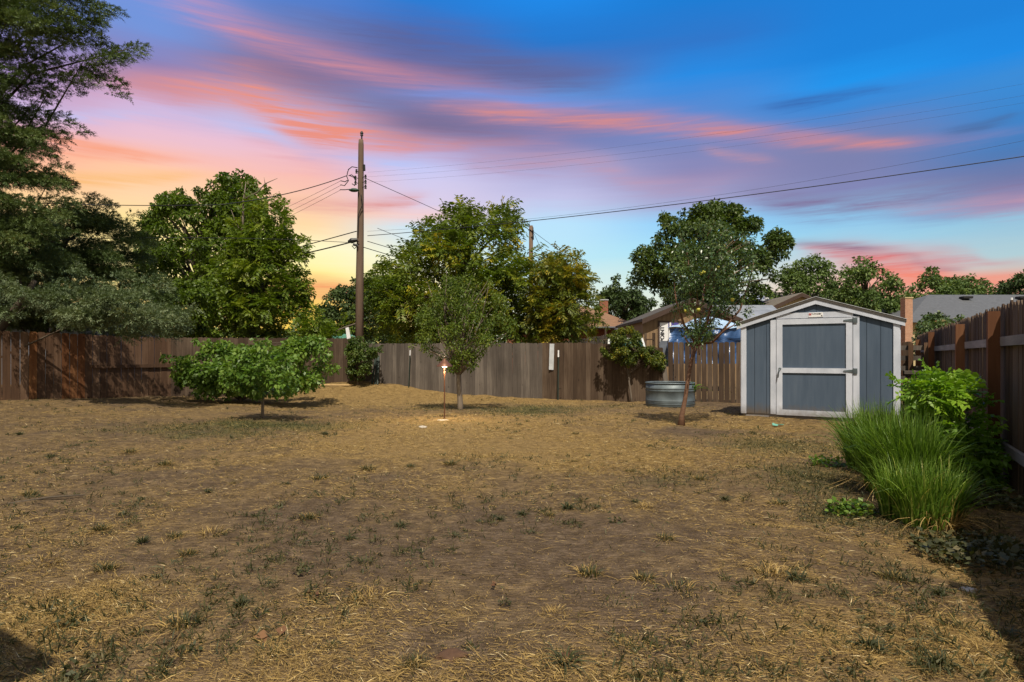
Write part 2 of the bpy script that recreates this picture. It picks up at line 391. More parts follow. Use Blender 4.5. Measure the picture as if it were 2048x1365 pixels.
M['vehicle_paint'] = flat('white vehicle paint', (.6,.62,.62), .3, 0, .05, 2, .5)
M['rubber'] = flat('black rubber', (.015,.015,.015), .85)
M['purple'] = flat('purple print', (.06,.05,.25), .6)
M['red'] = flat('red print', (.4,.05,.06), .6)
M['ink'] = flat('black print', (.015,.015,.02), .6)
M['teal'] = flat('teal cover', (.12,.33,.26), .7)
def tarp():
    m, g, b = mat('blue tarpaulin'); p = posn(g)
    n = g.noise(g.scaled(p, (.9, .9, 1.6), rot=(0, .6, 0)), 1.0, 3, .5, .8)
    g.l.new(g.ramp(n, [(.3, (.02,.05,.15,1)), (.6, (.04,.10,.25,1)), (.8, (.10,.19,.36,1))]), b.inputs['Base Color'])
    b.inputs['Roughness'].default_value = .35; bump(g, b, n, 1, .15); return m
M['tarp'] = tarp()
M['tarp_light'] = flat('pale blue tarpaulin', (.33,.45,.60), .4, 0, .25, 3)
M['spruce'] = leafmat('spruce needles', [(0, (0.039,0.068,0.023)), (.5, (0.092,0.135,0.044)), (.85, (0.144,0.189,0.067)), (1, (0.224,0.189,0.060))], .6, .12)
M['spruce_blue'] = leafmat('blue spruce needles', [(0, (0.048,0.076,0.034)), (.5, (0.109,0.146,0.067)), (.9, (0.181,0.216,0.118)), (1, (0.290,0.199,0.089))], .6, .12)
M['maple'] = leafmat('dark green leaves', [(0, (0.027,0.050,0.009)), (.6, (0.054,0.090,0.014)), (1, (0.108,0.144,0.027))], .5, .2)
M['walnut'] = leafmat('bright green leaves', [(0, (0.048,0.084,0.007)), (.5, (0.106,0.158,0.013)), (1, (0.194,0.222,0.023))], .45, .3)
M['ailanthus'] = leafmat('green and gold leaflets', [(0, (0.046,0.079,0.009)), (.55, (0.106,0.151,0.016)), (.75, (0.198,0.217,0.020)), (.9, (0.370,0.301,0.018)), (1, (0.475,0.338,0.018))], .5, .28)
M['golden'] = leafmat('olive and golden leaves', [(0, (0.041,0.069,0.011)), (.5, (0.103,0.127,0.016)), (.75, (0.235,0.202,0.018)), (1, (0.469,0.278,0.018))], .5, .28)
M['farleaf'] = leafmat('far deep green foliage', [(0, (.022,.04,.012)), (.6, (.045,.075,.02)), (1, (.09,.13,.035))], .6, .15)
M['farlight'] = leafmat('far mid green foliage', [(0, (0.039,0.072,0.018)), (.6, (0.088,0.138,0.034)), (1, (0.165,0.209,0.054))], .6, .2)
M['fig'] = leafmat('fresh green lobed leaves', [(0, (0.046,0.098,0.012)), (.5, (0.109,0.190,0.026)), (.9, (0.196,0.276,0.054)), (1, (0.345,0.345,0.072))], .45, .3)
M['plum'] = leafmat('olive leaves', [(0, (0.044,0.073,0.010)), (.5, (0.087,0.134,0.017)), (.9, (0.161,0.195,0.028)), (1, (0.248,0.122,0.039))], .5, .3)
M['apple'] = leafmat('glossy apple leaves', [(0, (0.022,0.049,0.013)), (.5, (0.049,0.088,0.021)), (.9, (0.111,0.166,0.041)), (1, (0.199,0.221,0.050))], .35, .18, .5)
M['bush'] = leafmat('yellow green bush leaves', [(0, (0.057,0.127,0.012)), (.5, (0.127,0.241,0.020)), (1, (0.253,0.380,0.030))], .45, .35)
M['laurel'] = leafmat('pale backed leaves', [(0, (.04,.07,.025)), (.6, (.10,.15,.06)), (.9, (.20,.25,.12)), (1, (.28,.12,.06))], .4, .2)
M['grassblade'] = leafmat('green blades', [(0, (0.040,0.084,0.011)), (.5, (0.098,0.179,0.020)), (.85, (0.196,0.291,0.044)), (1, (0.368,0.358,0.099))], .45, .3)
M['straw'] = leafmat('dry straw', [(0, (0.095,0.060,0.022)), (.4, (0.249,0.160,0.050)), (.8, (0.440,0.299,0.101)), (1, (0.632,0.503,0.273))], .7, .1)
M['weed'] = leafmat('dull green weeds', [(0, (0.031,0.035,0.013)), (.6, (0.058,0.064,0.023)), (1, (0.116,0.095,0.038))], .6, .2)
M['dead_leaf'] = leafmat('brown dead leaf', [(0, (.09,.04,.02)), (1, (.30,.16,.07))], .8, .1)
M['apple_fruit'] = flat('yellow green fruit', (.42,.40,.06), .4)

# ------------------------------------------------------------ ground
def val_noise(x, y, s, seed):
    x = np.asarray(x) / s; y = np.asarray(y) / s
    xi = np.floor(x).astype(int); yi = np.floor(y).astype(int); fx = x - xi; fy = y - yi
    fx = fx * fx * (3 - 2 * fx); fy = fy * fy * (3 - 2 * fy)
    def h(a, b):
        k = np.sin(a * 127.1 + b * 311.7 + seed * 74.7) * 43758.5453; return k - np.floor(k)
    return (h(xi, yi) * (1-fx) + h(xi+1, yi) * fx) * (1-fy) + (h(xi, yi+1) * (1-fx) + h(xi+1, yi+1) * fx) * fy
def blob(x, y, u, v, su, sv):
    p = ground_at(u, v); q = ground_at(u + su, v); r = ground_at(u, v + sv)
    sx = abs(q.x - p.x); sy = abs(p.y - r.y)
    return np.exp(-(((x - p.x) / sx) ** 2 + ((y - p.y) / sy) ** 2))
def cover(x, y):
    """green, straw, bare amounts on the lawn"""
    x = np.asarray(x, float); y = np.asarray(y, float)
    gr = np.zeros_like(x)
    for u, v, su, sv, a in [(520,850,190,13,1),(440,870,120,10,.7),(1050,822,110,9,1),(860,815,50,6,.5),(1560,890,150,25,.55),(1640,960,110,50,.7),(1690,1030,90,25,.9),
                            (1960,1090,110,60,.7),(690,775,50,8,.6),(240,860,160,15,.25),(1230,812,100,6,.3),(700,960,200,18,.18),(1350,960,120,20,.3)]:
        gr = gr + a * blob(x, y, u, v, su, sv)
    st = np.zeros_like(x) + .25
    for u, v, su, sv, a in [(900,860,240,36,1.7),(850,790,300,24,1.7),(1000,900,500,34,.9),(1250,835,250,20,.8),(1150,905,200,30,.5),(110,1230,160,80,.9),(1800,1250,260,120,.4),(1900,1150,60,60,.9),(1500,860,200,20,.6),
                            (350,830,300,12,.35),(1000,1300,700,60,.08)]:
        st = st + a * blob(x, y, u, v, su, sv)
    ba = np.zeros_like(x)
    for u, v, su, sv, a in [(1100,1080,320,80,.8),(1380,862,90,12,1.3),(600,1020,160,40,.5),(1250,1190,220,60,.6),(700,1120,200,60,.4),(900,1290,260,50,.5),(1500,1270,200,50,.4),(420,960,220,30,.3),(1440,810,50,12,.6)]:
        ba = ba + a * blob(x, y, u, v, su, sv)
    n = val_noise(x, y, .55, 1) * .5 + val_noise(x, y, .22, 2) * .3 + val_noise(x, y, 1.7, 3) * .4
    return gr * (.35 + n), np.clip(st * (.3 + 1.1 * n), 0, 1.5), np.clip(ba * (.3 + n), 0, 1.2)
def make_ground():
    xs = np.concatenate([-np.geomspace(900, 22, 14), np.arange(-21, -7, .16), np.arange(-7, 7, .07), np.arange(7, 16, .16), np.geomspace(17, 900, 14)])
    ys = np.concatenate([-np.geomspace(300, 2.5, 8), np.arange(-1.5, 2, .3), np.arange(2, 7, .06), np.arange(7, 24, .14), np.geomspace(24.5, 1500, 18)])
    X, Y = np.meshgrid(xs, ys); fade = np.clip((26 - Y) / 3, 0, 1) * np.clip((16 - np.abs(X)) / 3, 0, 1)
    Z = gz(X, np.minimum(Y, 30)) + fade * ((val_noise(X, Y, .45, 5) - .5) * .055 + (val_noise(X, Y, .16, 6) - .5) * .03)
    nx, ny = len(xs), len(ys)
    co = np.stack([X, Y, Z], -1).reshape(-1, 3)
    idx = np.arange(nx * ny).reshape(ny, nx)
    q = np.stack([idx[:-1, :-1], idx[:-1, 1:], idx[1:, 1:], idx[1:, :-1]], -1).reshape(-1)
    me = bpy.data.meshes.new('ground'); me.vertices.add(len(co)); n = len(q) // 4
    me.loops.add(len(q)); me.polygons.add(n)
    me.vertices.foreach_set('co', co.reshape(-1).astype(np.float32)); me.loops.foreach_set('vertex_index', q.astype(np.int32))
    me.polygons.foreach_set('loop_start', np.arange(0, n * 4, 4, dtype=np.int32))
    me.polygons.foreach_set('use_smooth', np.ones(n, dtype=bool))
    gr, st, ba = cover(co[:, 0], co[:, 1])
    for nm, a in (('green', gr), ('strawy', st), ('bare', ba)):
        at_ = me.attributes.new(nm, 'FLOAT', 'POINT'); at_.data.foreach_set('value', a.astype(np.float32))
    me.update(calc_edges=True)
    m, g, b = mat('dry lawn soil and thatch'); p = posn(g)
    nA = g.noise(p, 1.1, 5, .6); nB = g.noise(p, 7, 6, .7); nC = g.noise(p, 45, 4, .7)
    # thatch: stretched fibres in three directions
    fib = None
    for k, (rz, s0) in enumerate(((.35, 90), (-.5, 75), (1.3, 80))):
        w = g.noise(g.scaled(p, (6, s0, 1), rot=(0, 0, rz), loc=(k * 3.1, 0, 0)), 1.0, 3, .7, .5)
        w = g.mrange(w, .55, .68); fib = w if fib is None else g.m('MAXIMUM', fib, w)
    soil = g.ramp(nB, [(.25, (.085,.056,.034,1)), (.5, (.17,.118,.074,1)), (.75, (.27,.195,.128,1))])
    soil = g.mix(g.m('MULTIPLY', g.mrange(nC, .35, .65), .45), soil, (.065,.045,.032,1))
    straw = g.ramp(g.m('ADD', g.m('MULTIPLY', nC, .6), g.m('MULTIPLY', nB, .4)), [(.3, (.17,.108,.042,1)), (.55, (.38,.25,.095,1)), (.75, (.54,.385,.17,1))])
    base = g.m('ADD', g.m('MULTIPLY', attr(g, 'strawy'), .75), g.m('SUBTRACT', g.m('MULTIPLY', nA, 1.7), .78))
    base = g.m('SUBTRACT', base, g.m('MULTIPLY', attr(g, 'bare'), .6))
    f = g.m('ADD', base, g.m('MULTIPLY', g.m('SUBTRACT', nB, .5), 1.6), clamp=True)
    f = g.m('MAXIMUM', g.m('MULTIPLY', f, .85), g.m('MULTIPLY', fib, g.mrange(base, -.3, .5, .12, .9)))
    c = g.mix(f, soil, straw)
    gf = g.m('MULTIPLY', g.mrange(g.m('ADD', g.m('MULTIPLY', attr(g, 'green'), .8), g.m('SUBTRACT', nB, .5)), .15, .75), g.mrange(nC, .3, .6, .5, 1))
    c = g.mix(g.m('MULTIPLY', gf, .8), c, g.mix(nB, (.05,.075,.02,1), (.11,.13,.04,1)))
    g.l.new(c, b.inputs['Base Color']); b.inputs['Roughness'].default_value = .95; b.inputs['Specular IOR Level'].default_value = .1
    h = g.m('ADD', g.m('MULTIPLY', nC, .5), g.m('ADD', g.m('MULTIPLY', nB, 1.2), g.m('MULTIPLY', fib, .35)))
    bump(g, b, h, 1.0, .045)
    o = link_mesh('ground', me, m); tag(o, 'dry patchy lawn of brown soil and straw coloured thatch', 'ground', kind='structure')
make_ground()

# ------------------------------------------------------------ loose straw and short grass
def scatter(n, ymin, ymax, power, rnd):
    k = 1 - power; a = ymin ** k; b = ymax ** k
    Y = (a + rnd.rand(n) * (b - a)) ** (1 / k)
    X = (rnd.rand(n) * 2 - 1) * (.95 * Y + .6)
    ok = (X < 1.35 + .588 * Y) & (X > -(17.5) + 0 * Y)
    # stay in front of the back fences
    ok &= (Y < 21.2 - .245 * (X + 5.3) - .05) & (Y < 18.3 + .6 * (X + 10.4)) & ((X + 12.7) * .828 - (Y - 14.9) * .56 > .05)
    return X[ok], Y[ok]
def make_straw():
    r = np.random.RandomState(3)
    X, Y = scatter(680000, 2.2, 21, 1.75, r)
    gr, st, ba = cover(X, Y)
    pn = val_noise(X, Y, .8, 14) * .6 + val_noise(X, Y, .3, 15) * .4; p = np.clip(.02 + .85 * st * (.35 + 1.3 * pn) - .6 * ba, .02, 1) * np.clip((pn - .22) * 3.2, .12, 1); k = r.rand(len(X)) < p; X, Y = X[k], Y[k]
    n = len(X); Z = gz(X, Y) + .008
    Z += (val_noise(X, Y, .45, 5) - .5) * .045 + (val_noise(X, Y, .16, 6) - .5) * .022
    ang = r.rand(n) * 2 * np.pi; k = r.rand(n) < .55; ang[k] = r.normal(-.35, .5, k.sum()) + np.pi * (r.rand(k.sum()) < .5)
    el = np.abs(r.normal(0, .16, n)); up = r.rand(n) < .16; el[up] = r.uniform(.3, 1.2, up.sum())
    d = np.stack([np.cos(ang) * np.cos(el), np.sin(ang) * np.cos(el), np.sin(el)], 1)
    L = r.uniform(.012, .06, n) * (1 + .05 * Y); lng = r.rand(n) < .06; L[lng] *= 2.6; L[up] *= .65
    W = r.uniform(.0012, .0027, n) * (1 + .13 * Y)
    nr = nrmz(r.normal(0, .35, (n, 3)) + [0, -.2, 1])
    V = leaf_quads(np.stack([X, Y, Z], 1), d, nr, L, W, .05)
    t = np.clip(r.beta(2, 2.4, n) * .95 + .1 * (st[:0].sum()), 0, 1); t[r.rand(n) < .025] = 1
    # crumbs and chips of thatch
    X, Y = scatter(60000, 2.2, 12, 1.7, r); m_ = len(X); Z = gz(X, Y) + .012 + (val_noise(X, Y, .45, 5) - .5) * .055 + (val_noise(X, Y, .16, 6) - .5) * .03
    ang = r.rand(m_) * 6.283; d2 = np.stack([np.cos(ang), np.sin(ang), r.normal(0, .3, m_)], 1)
    V = np.concatenate([V, leaf_quads(np.stack([X, Y, Z], 1), d2, nrmz(r.normal(0, .4, (m_, 3)) + [0, 0, 1]), r.uniform(.005, .013, m_), r.uniform(.002, .005, m_), 0)])
    t = np.concatenate([t, r.rand(m_) * .75])
    o = np_quads('dry_grass', V, t, M['straw']); tag(o, 'loose dry straw and dead grass lying over the whole yard', 'dry grass', kind='stuff')
    # short living grass
    X, Y = scatter(330000, 2.4, 21, 1.5, r); gr, st, ba = cover(X, Y)
    p = np.clip(gr * 1.2 - .10, 0.006, 1); k = r.rand(len(X)) < p; X, Y = X[k], Y[k]; n = len(X)
    Z = gz(X, Y) + (val_noise(X, Y, .45, 5) - .5) * .045 + (val_noise(X, Y, .16, 6) - .5) * .022
    ang = r.rand(n) * 6.283; el = r.uniform(.3, 1.4, n)
    d = np.stack([np.cos(ang) * np.cos(el), np.sin(ang) * np.cos(el), np.sin(el)], 1)
    V = leaf_quads(np.stack([X, Y, Z], 1), d, nrmz(r.normal(0, 1, (n, 3))), r.uniform(.025, .07, n) * (1 + .02 * Y), r.uniform(.003, .006, n) * (1 + .10 * Y), .15)
    # tiny sprouting tufts between them
    X, Y = scatter(4200, 2.4, 20, 1.35, r); k = val_noise(X, Y, 1.3, 12) > .38; X, Y = X[k], Y[k]; w = r.randint(0, len(X), 30000); n = len(w)
    rad = (.015 + .035 * r.rand(len(X)))[w]; a2 = r.rand(n) * 6.283; bx = X[w] + np.cos(a2) * rad; by = Y[w] + np.sin(a2) * rad
    ang = r.rand(n) * 6.283; el = r.uniform(.2, 1.4, n); d = np.stack([np.cos(ang) * np.cos(el), np.sin(ang) * np.cos(el), np.sin(el)], 1)
    V2 = leaf_quads(np.stack([bx, by, gz(bx, by)], 1), d, nrmz(r.normal(0, 1, (n, 3))), r.uniform(.025, .075, n) * (.5 + r.rand(len(X)))[w], r.uniform(.003, .008, n) * (1 + .06 * by), .2)
    V = np.concatenate([V, V2]); n = len(V)
    o = np_quads('green_grass', V, r.rand(n), M['weed']); tag(o, 'short green grass surviving in patches of the dry lawn', 'grass', kind='stuff')
make_straw()

# ------------------------------------------------------------ grass clumps and weeds
def blade_mesh(name, bases, n, Lr, wr, lean, r, matl, parent, droop=.5, seg=4, lx=0, ly=0, tb=0):
    """curved blades; bases: list of (x,y,z,radius,weight)"""
    w = np.array([b[4] for b in bases], float); w /= w.sum(); which = r.choice(len(bases), n, p=w)
    B = np.array([b[:3] for b in bases])[which]; R = np.array([b[3] for b in bases])[which]
    a = r.rand(n) * 6.283; rr = np.sqrt(r.rand(n)) * R
    base = B + np.stack([np.cos(a) * rr, np.sin(a) * rr, np.zeros(n)], 1)
    oa = a + r.normal(0, .7, n); ln = np.abs(r.normal(lean, lean * .5, n)) * (.35 + rr / np.maximum(R, .01))
    hor = np.stack([np.cos(oa) + lx, np.sin(oa) + ly, np.zeros(n)], 1)
    L = r.uniform(Lr[0], Lr[1], n); W = r.uniform(wr[0], wr[1], n)
    sd = nrmz(np.cross(hor, [0, 0, 1])) ; sd = nrmz(sd + r.normal(0, .4, (n, 3)))
    quads = []; P = None
    for k in range(seg + 1):
        t = k / seg
        c = base + hor * (ln * L * t)[:, None] * (.4 + .9 * t); c[:, 2] += L * t * (1 - droop * ln * t * t)
        wd = (W * (1 - t ** 1.6) * .5 + .0004)[:, None]
        l, q = c + sd * wd, c - sd * wd
        if P is not None: quads.append(np.stack([P[0], P[1], q, l], 1))
        P = (l, q)
    t = np.clip(r.beta(2, 2.5, n) + tb, 0, 1)
    return np_quads(name, np.concatenate(quads), np.tile(t, seg), matl, parent)
def clump(name, pos, label, cat, **k):
    grp = k.pop('group', None); t = thing(name, pos, label, cat, grp)
    return t
def grasses():
    r = np.random.RandomState(21)
    def b(u, v, rad, w):
        p = ground_at(u, v); return (p.x, p.y, p.z, rad, w)
    p = ground_at(1770, 975); t = thing('ornamental_grass', p, 'large fountain clump of long green blades in front of the shed corner', 'ornamental grass')
    blade_mesh('blades', [b(1740, 945, .22, 1), b(1790, 955, .24, 1.2), b(1840, 960, .2, 1), b(1780, 985, .2, 1), b(1830, 1005, .16, 1)], 5800, (.42, .95), (.009, .018), .21, r, M['grassblade'], t, .8, 5, -.05)
    blade_mesh('dead_blades', [b(1790, 985, .25, 1)], 220, (.2, .42), (.005, .009), .7, r, M['straw'], t, 1.0, 4)
    p = ground_at(1850, 1050); t = thing('grass_clump', p, 'smaller upright grass clump nearest the camera beside the shade of the right fence', 'grass clump')
    blade_mesh('blades', [b(1800, 1035, .14, 1), b(1850, 1050, .16, 1.2), b(1890, 1050, .1, .7)], 1500, (.25, .60), (.008, .016), .21, r, M['grassblade'], t, .7, 5, .1, 0, .1)
    blade_mesh('dead_blades', [b(1880, 1055, .14, 1)], 260, (.12, .34), (.004, .007), .6, r, M['straw'], t, .9, 4)
    # low mallow weed beside it
    for (u, v, rad, n, lab) in [(1700, 1030, .15, 240, 'low leafy mallow weed spreading in front of the big grass clump'),
                                (1655, 935, .18, 200, 'small dark leafy weed left of the big grass clump'),
                                (1965, 1120, .35, 700, 'patch of dark leafy weeds in the shade below the right fence'),
                                (1960, 1010, .3, 500, 'tangle of grey green weeds at the foot of the near fence post')]:
        p = ground_at(u, v); t = thing('leafy_weed', p, lab, 'weed')
        a = r.rand(n) * 6.283; rr = np.sqrt(r.rand(n)) * rad
        B = np.stack([p.x + np.cos(a) * rr * 1.2, p.y + np.sin(a) * rr, p.z + r.rand(n) * .11], 1)
        d = r.normal(0, 1, (n, 3)); d[:, 2] = np.abs(d[:, 2]) * .5
        o = np_quads('leaves', leaf_quads(B, d, nrmz(r.normal(0, .5, (n, 3)) + [0, 0, 1]), r.uniform(.03, .07, n), r.uniform(.025, .05, n)), r.rand(n), M['fig'] if rad < .25 else M['weed'], t)
    # weed tufts dotted over the lawn
    def proto(kind):
        t = thing('weed_tuft', (0, 0, 0), 'x', 'weed')
        if kind == 0: blade_mesh('blades', [(0, 0, 0, .04, 1)], 60, (.05, .11), (.006, .012), .8, r, M['weed'], t, .8, 3)
        if kind == 1: blade_mesh('blades', [(0, 0, 0, .10, 1)], 110, (.04, .09), (.003, .006), .9, r, M['straw'], t, .6, 3)
        if kind == 2:
            blade_mesh('blades', [(0, 0, 0, .07, 1)], 70, (.04, .10), (.005, .010), .6, r, M['weed'], t, .6, 3)
            blade_mesh('dead_blades', [(0, 0, 0, .10, 1)], 60, (.05, .10), (.004, .007), 1, r, M['straw'], t, .6, 3)
        if kind == 3:
            n = 40; a = r.rand(n) * 6.283; rr = np.sqrt(r.rand(n)) * .07
            B = np.stack([np.cos(a) * rr, np.sin(a) * rr, r.rand(n) * .04], 1); d = r.normal(0, 1, (n, 3)); d[:, 2] = np.abs(d[:, 2])
            np_quads('leaves', leaf_quads(B, d, nrmz(r.normal(0, .6, (n, 3)) + [0, 0, 1]), r.uniform(.02, .045, n), r.uniform(.015, .03, n)), r.rand(n), M['weed'], t)
        return t
    labs = ['small spiky green weed tuft standing on the dry lawn', 'low clump of dead straw coloured grass on the lawn',
            'mixed green and dead grass tuft on the dry lawn', 'flat leafy green weed rosette on the dry soil']
    grps = ['spiky green weed tufts over the lawn', 'dead grass clumps over the lawn', 'mixed grass tufts over the lawn', 'leafy weed rosettes over the lawn']
    pr = [proto(k) for k in range(4)]
    spots = [(415,985,0),(470,968,2),(570,972,0),(615,1038,2),(800,1055,0),(530,1100,2),(425,1070,1),(375,1110,2),(1235,1050,3),(1290,1015,1),(1270,1005,0),
             (1045,1030,0),(1100,1032,2),(1135,1018,0),(905,1078,0),(960,1050,0),(998,1100,3),(1000,1040,0),(1330,1080,2),(1180,1150,2),(1290,1160,2),(1360,1185,2),
             (1590,1160,0),(1545,1150,1),(1880,1190,0),(1830,1220,3),(1740,1300,0),(1700,1345,3),(1660,1330,3),(1880,1330,0),(35,1060,0),(200,1060,2),(285,1085,0),
             (150,1250,3),(370,1250,2),(380,1310,3),(160,1345,3),(350,1075,2),(605,1145,3),(540,1315,2),(660,1300,0),(740,1200,1),(720,1205,1),(85,1130,1),
             (210,1140,2),(640,960,2),(735,940,2),(820,935,0),(900,930,2),(1150,925,2),(1260,945,2),(1400,960,2),(1500,935,2),(1450,1000,0),(1560,1010,2),
             (330,930,2),(100,915,0),(180,885,0),(260,905,2),(40,870,0),(60,990,2),(1790,1160,2),(1010,1210,3),(1110,1230,1),(940,1300,3),(1250,1300,2),(1420,1250,3),(1130,1330,0),(830,1330,2),(480,1210,0),(700,1080,0),(650,870,0),(1150,870,2),(1020,880,0)]
    used = [False] * 4
    kinds = ['spiky green weed tufts', 'dead straw coloured grass clumps', 'mixed green and dead grass tufts', 'flat leafy weed rosettes']
    bands = [(0, 905, 'on the far lawn'), (905, 1000, 'beyond the lawn middle'), (1000, 1085, 'across the lawn middle'), (1085, 1205, 'across the near lawn'), (1205, 1400, 'along the nearest edge')]
    ordn = 'leftmost second third fourth fifth sixth seventh eighth ninth tenth eleventh twelfth thirteenth'.split()
    def lab(u, v, k):
        a, b_, ph = [x for x in bands if x[0] <= v < x[1]][0]
        same = sorted(q for q in spots if q[2] == k and a <= q[1] < b_); i = same.index((u, v, k))
        if len(same) == 1: return 'only one of the %s %s' % (kinds[k], ph)
        return ('leftmost' if i == 0 else 'rightmost' if i == len(same) - 1 else ordn[i] + ' from left') + ' of the %s %s' % (kinds[k], ph)
    for (u, v, k) in spots:
        p = ground_at(u, v)
        if not used[k]: o = pr[k]; used[k] = True
        else:
            o = pr[k].copy(); col.objects.link(o)
            for ch in pr[k].children: c = ch.copy(); col.objects.link(c); c.parent = o
        o.location = p; o.rotation_euler = (0, 0, random.random() * 6.28); s = random.uniform(.5, 1.0); o.scale = (s, s, s)
        tag(o, lab(u, v, k), 'weed', grps[k])
grasses()

# ------------------------------------------------------------ trees
def inpoly(px, py, poly):
    c = np.zeros(len(px), bool); n = len(poly)
    for i in range(n):
        x1, y1 = poly[i]; x2, y2 = poly[(i + 1) % n]
        if y1 == y2: continue
        k = ((y1 > py) != (y2 > py)) & (px < (x2 - x1) * (py - y1) / (y2 - y1) + x1); c ^= k
    return c
def edged(px, py, poly):
    d = np.full(len(px), 1e9)
    for i in range(len(poly)):
        a = np.array(poly[i], float); b = np.array(poly[(i + 1) % len(poly)], float); ab = b - a
        t = np.clip(((px - a[0]) * ab[0] + (py - a[1]) * ab[1]) / (ab @ ab), 0, 1)
        d = np.minimum(d, np.hypot(px - a[0] - t * ab[0], py - a[1] - t * ab[1]))
    return d
def area(poly): return abs(sum(poly[i][0] * poly[(i+1) % len(poly)][1] - poly[(i+1) % len(poly)][0] * poly[i][1] for i in range(len(poly)))) / 2

def crown(parent, poly, Y, thick, R, leaf, matl, cov=3.0, kind='leaf', seed=1, aspect=.55, up=.35, base_px=None, trunk=None, name='crown', kmul=1.6, shell=.25, tint_bias=0):
    """crown of leafy lobes filling an outline at its own distance and thickness; returns lobe centres"""
    r = np.random.RandomState(seed); s = F / Y; R = R * .55; kmul = kmul * 1.9; up = up * .45; cov = cov * 1.35
    P = np.array(poly, float); x0, y0 = P.min(0); x1, y1 = P.max(0); A = area(poly); rp = R * s
    K = int(A * kmul / (math.pi * rp * rp)) + 6
    px = r.uniform(x0, x1, K * 12); py = r.uniform(y0, y1, K * 12); k = inpoly(px, py, poly); px, py = px[k], py[k]
    e = edged(px, py, poly); keep = e > .12 * rp; px, py, e = px[keep][:K], py[keep][:K], e[keep][:K]
    dm = max(e.max(), 1)
    rad = np.minimum(R * r.uniform(.65, 1.25, len(px)), np.maximum(e / s, .35 * R))
    hd = thick * np.sqrt(np.clip(e / dm, 0, 1)); sg = np.where(r.rand(len(px)) < .62, -1, 1)
    dy = sg * hd * np.sqrt(r.rand(len(px)))
    yy = Y + dy
    C = np.stack([(px - 1024) / F * yy, yy, H - (py - HV) / F * yy], 1)
    lp = leaf * s
    if kind == 'leaf': per = lp * lp * aspect * .5 * .6
    elif kind == 'pinnate': per = lp * lp * aspect * .5 * .5
    else: per = lp * lp * aspect * .5 * .6
    N = int(A * cov / per)
    w = rad ** 2; w /= w.sum(); wh = r.choice(len(C), N, p=w) if kind == 'leaf' else None
    cen = Vector(C.mean(0))
    if kind == 'leaf':
        c = C[wh]; un = nrmz(r.normal(0, 1, (N, 3)) + [0, -.15, up]); q = shell + (1.08 - shell) * r.rand(N) ** .7
        pos = c + un * (rad[wh] * q)[:, None] * [1, 1, .8]
        d = nrmz(un * .8 + r.normal(0, .7, (N, 3)) + [0, 0, -.25]); nr = nrmz(un * .7 + r.normal(0, .55, (N, 3)) + [0, 0, .5])
        L = leaf * r.uniform(.7, 1.3, N); W = L * aspect * r.uniform(.8, 1.2, N)
        lt = r.rand(len(C))[wh]; t = np.clip(.45 * lt + .55 * r.rand(N) + tint_bias, 0, 1)
        V = leaf_quads(pos, d, nr, L, W, .15)
    else:
        pairs = 6 if kind == 'pinnate' else 7
        NS = max(N // (pairs * 2), 20); wh = r.choice(len(C), NS, p=w); c = C[wh]
        un = nrmz(r.normal(0, 1, (NS, 3)) + [0, -.15, up]); pos = c + un * (rad[wh] * (.55 + .4 * r.rand(NS)))[:, None] * [1, 1, .8]
        if kind == 'pinnate': dr = nrmz(un * .9 + r.normal(0, .4, (NS, 3)) + [0, 0, .1]); step = leaf * .42
        else:
            tr = np.array([trunk[0], trunk[1]]); out = c[:, :2] - tr; out = np.concatenate([nrmz(out), np.zeros((NS, 1))], 1)
            along = r.uniform(-1, 1, NS); droopv = np.stack([np.zeros(NS), np.zeros(NS), -.18 * along - .10 * along ** 2], 1)
            pos = c + (out + droopv) * (along * rad[wh] * 1.5)[:, None] + un * (rad[wh])[:, None] * [.75, .75, .30] * (1.15 - .55 * np.abs(along))[:, None]
            dr = nrmz(out * .75 + un * [.7, .7, .5] + r.normal(0, .3, (NS, 3)) + [0, 0, .12]); step = leaf * .40
        upv = nrmz(np.array([0, 0, 1.0]) + r.normal(0, .35, (NS, 3))); sdv = nrmz(np.cross(dr, upv)); upv = nrmz(np.cross(sdv, dr))
        lt = r.rand(len(C))[wh]; Vs = []; ts = []; st_ = r.rand(NS)
        for k in range(pairs):
            for sgn in (-1, 1):
                b = pos + dr * (step * (k + 1)); b[:, 2] -= (k / pairs) ** 2 * step * pairs * .22
                if kind == 'pinnate': dd = nrmz(sdv * sgn + dr * .45 + [0, 0, -.25] + r.normal(0, .15, (NS, 3)))
                else: dd = nrmz(sdv * sgn * r.uniform(.2, 1, (NS, 1)) + dr * .75 + upv * r.normal(.15, .6, (NS, 1)))
                taper = 1.0 if kind == 'pinnate' else 1.15 - .6 * k / pairs
                L = leaf * taper * r.uniform(.8, 1.2, NS)
                Vs.append(leaf_quads(b, dd, nrmz(upv + r.normal(0, .3, (NS, 3))), L, L * aspect, .12))
                ts.append(np.clip(.5 * lt + .3 * st_ + .2 * r.rand(NS) + tint_bias, 0, 1))
        V = np.concatenate(Vs); t = np.concatenate(ts)
    np_quads(name, V, t, matl, parent)
    return C, rad

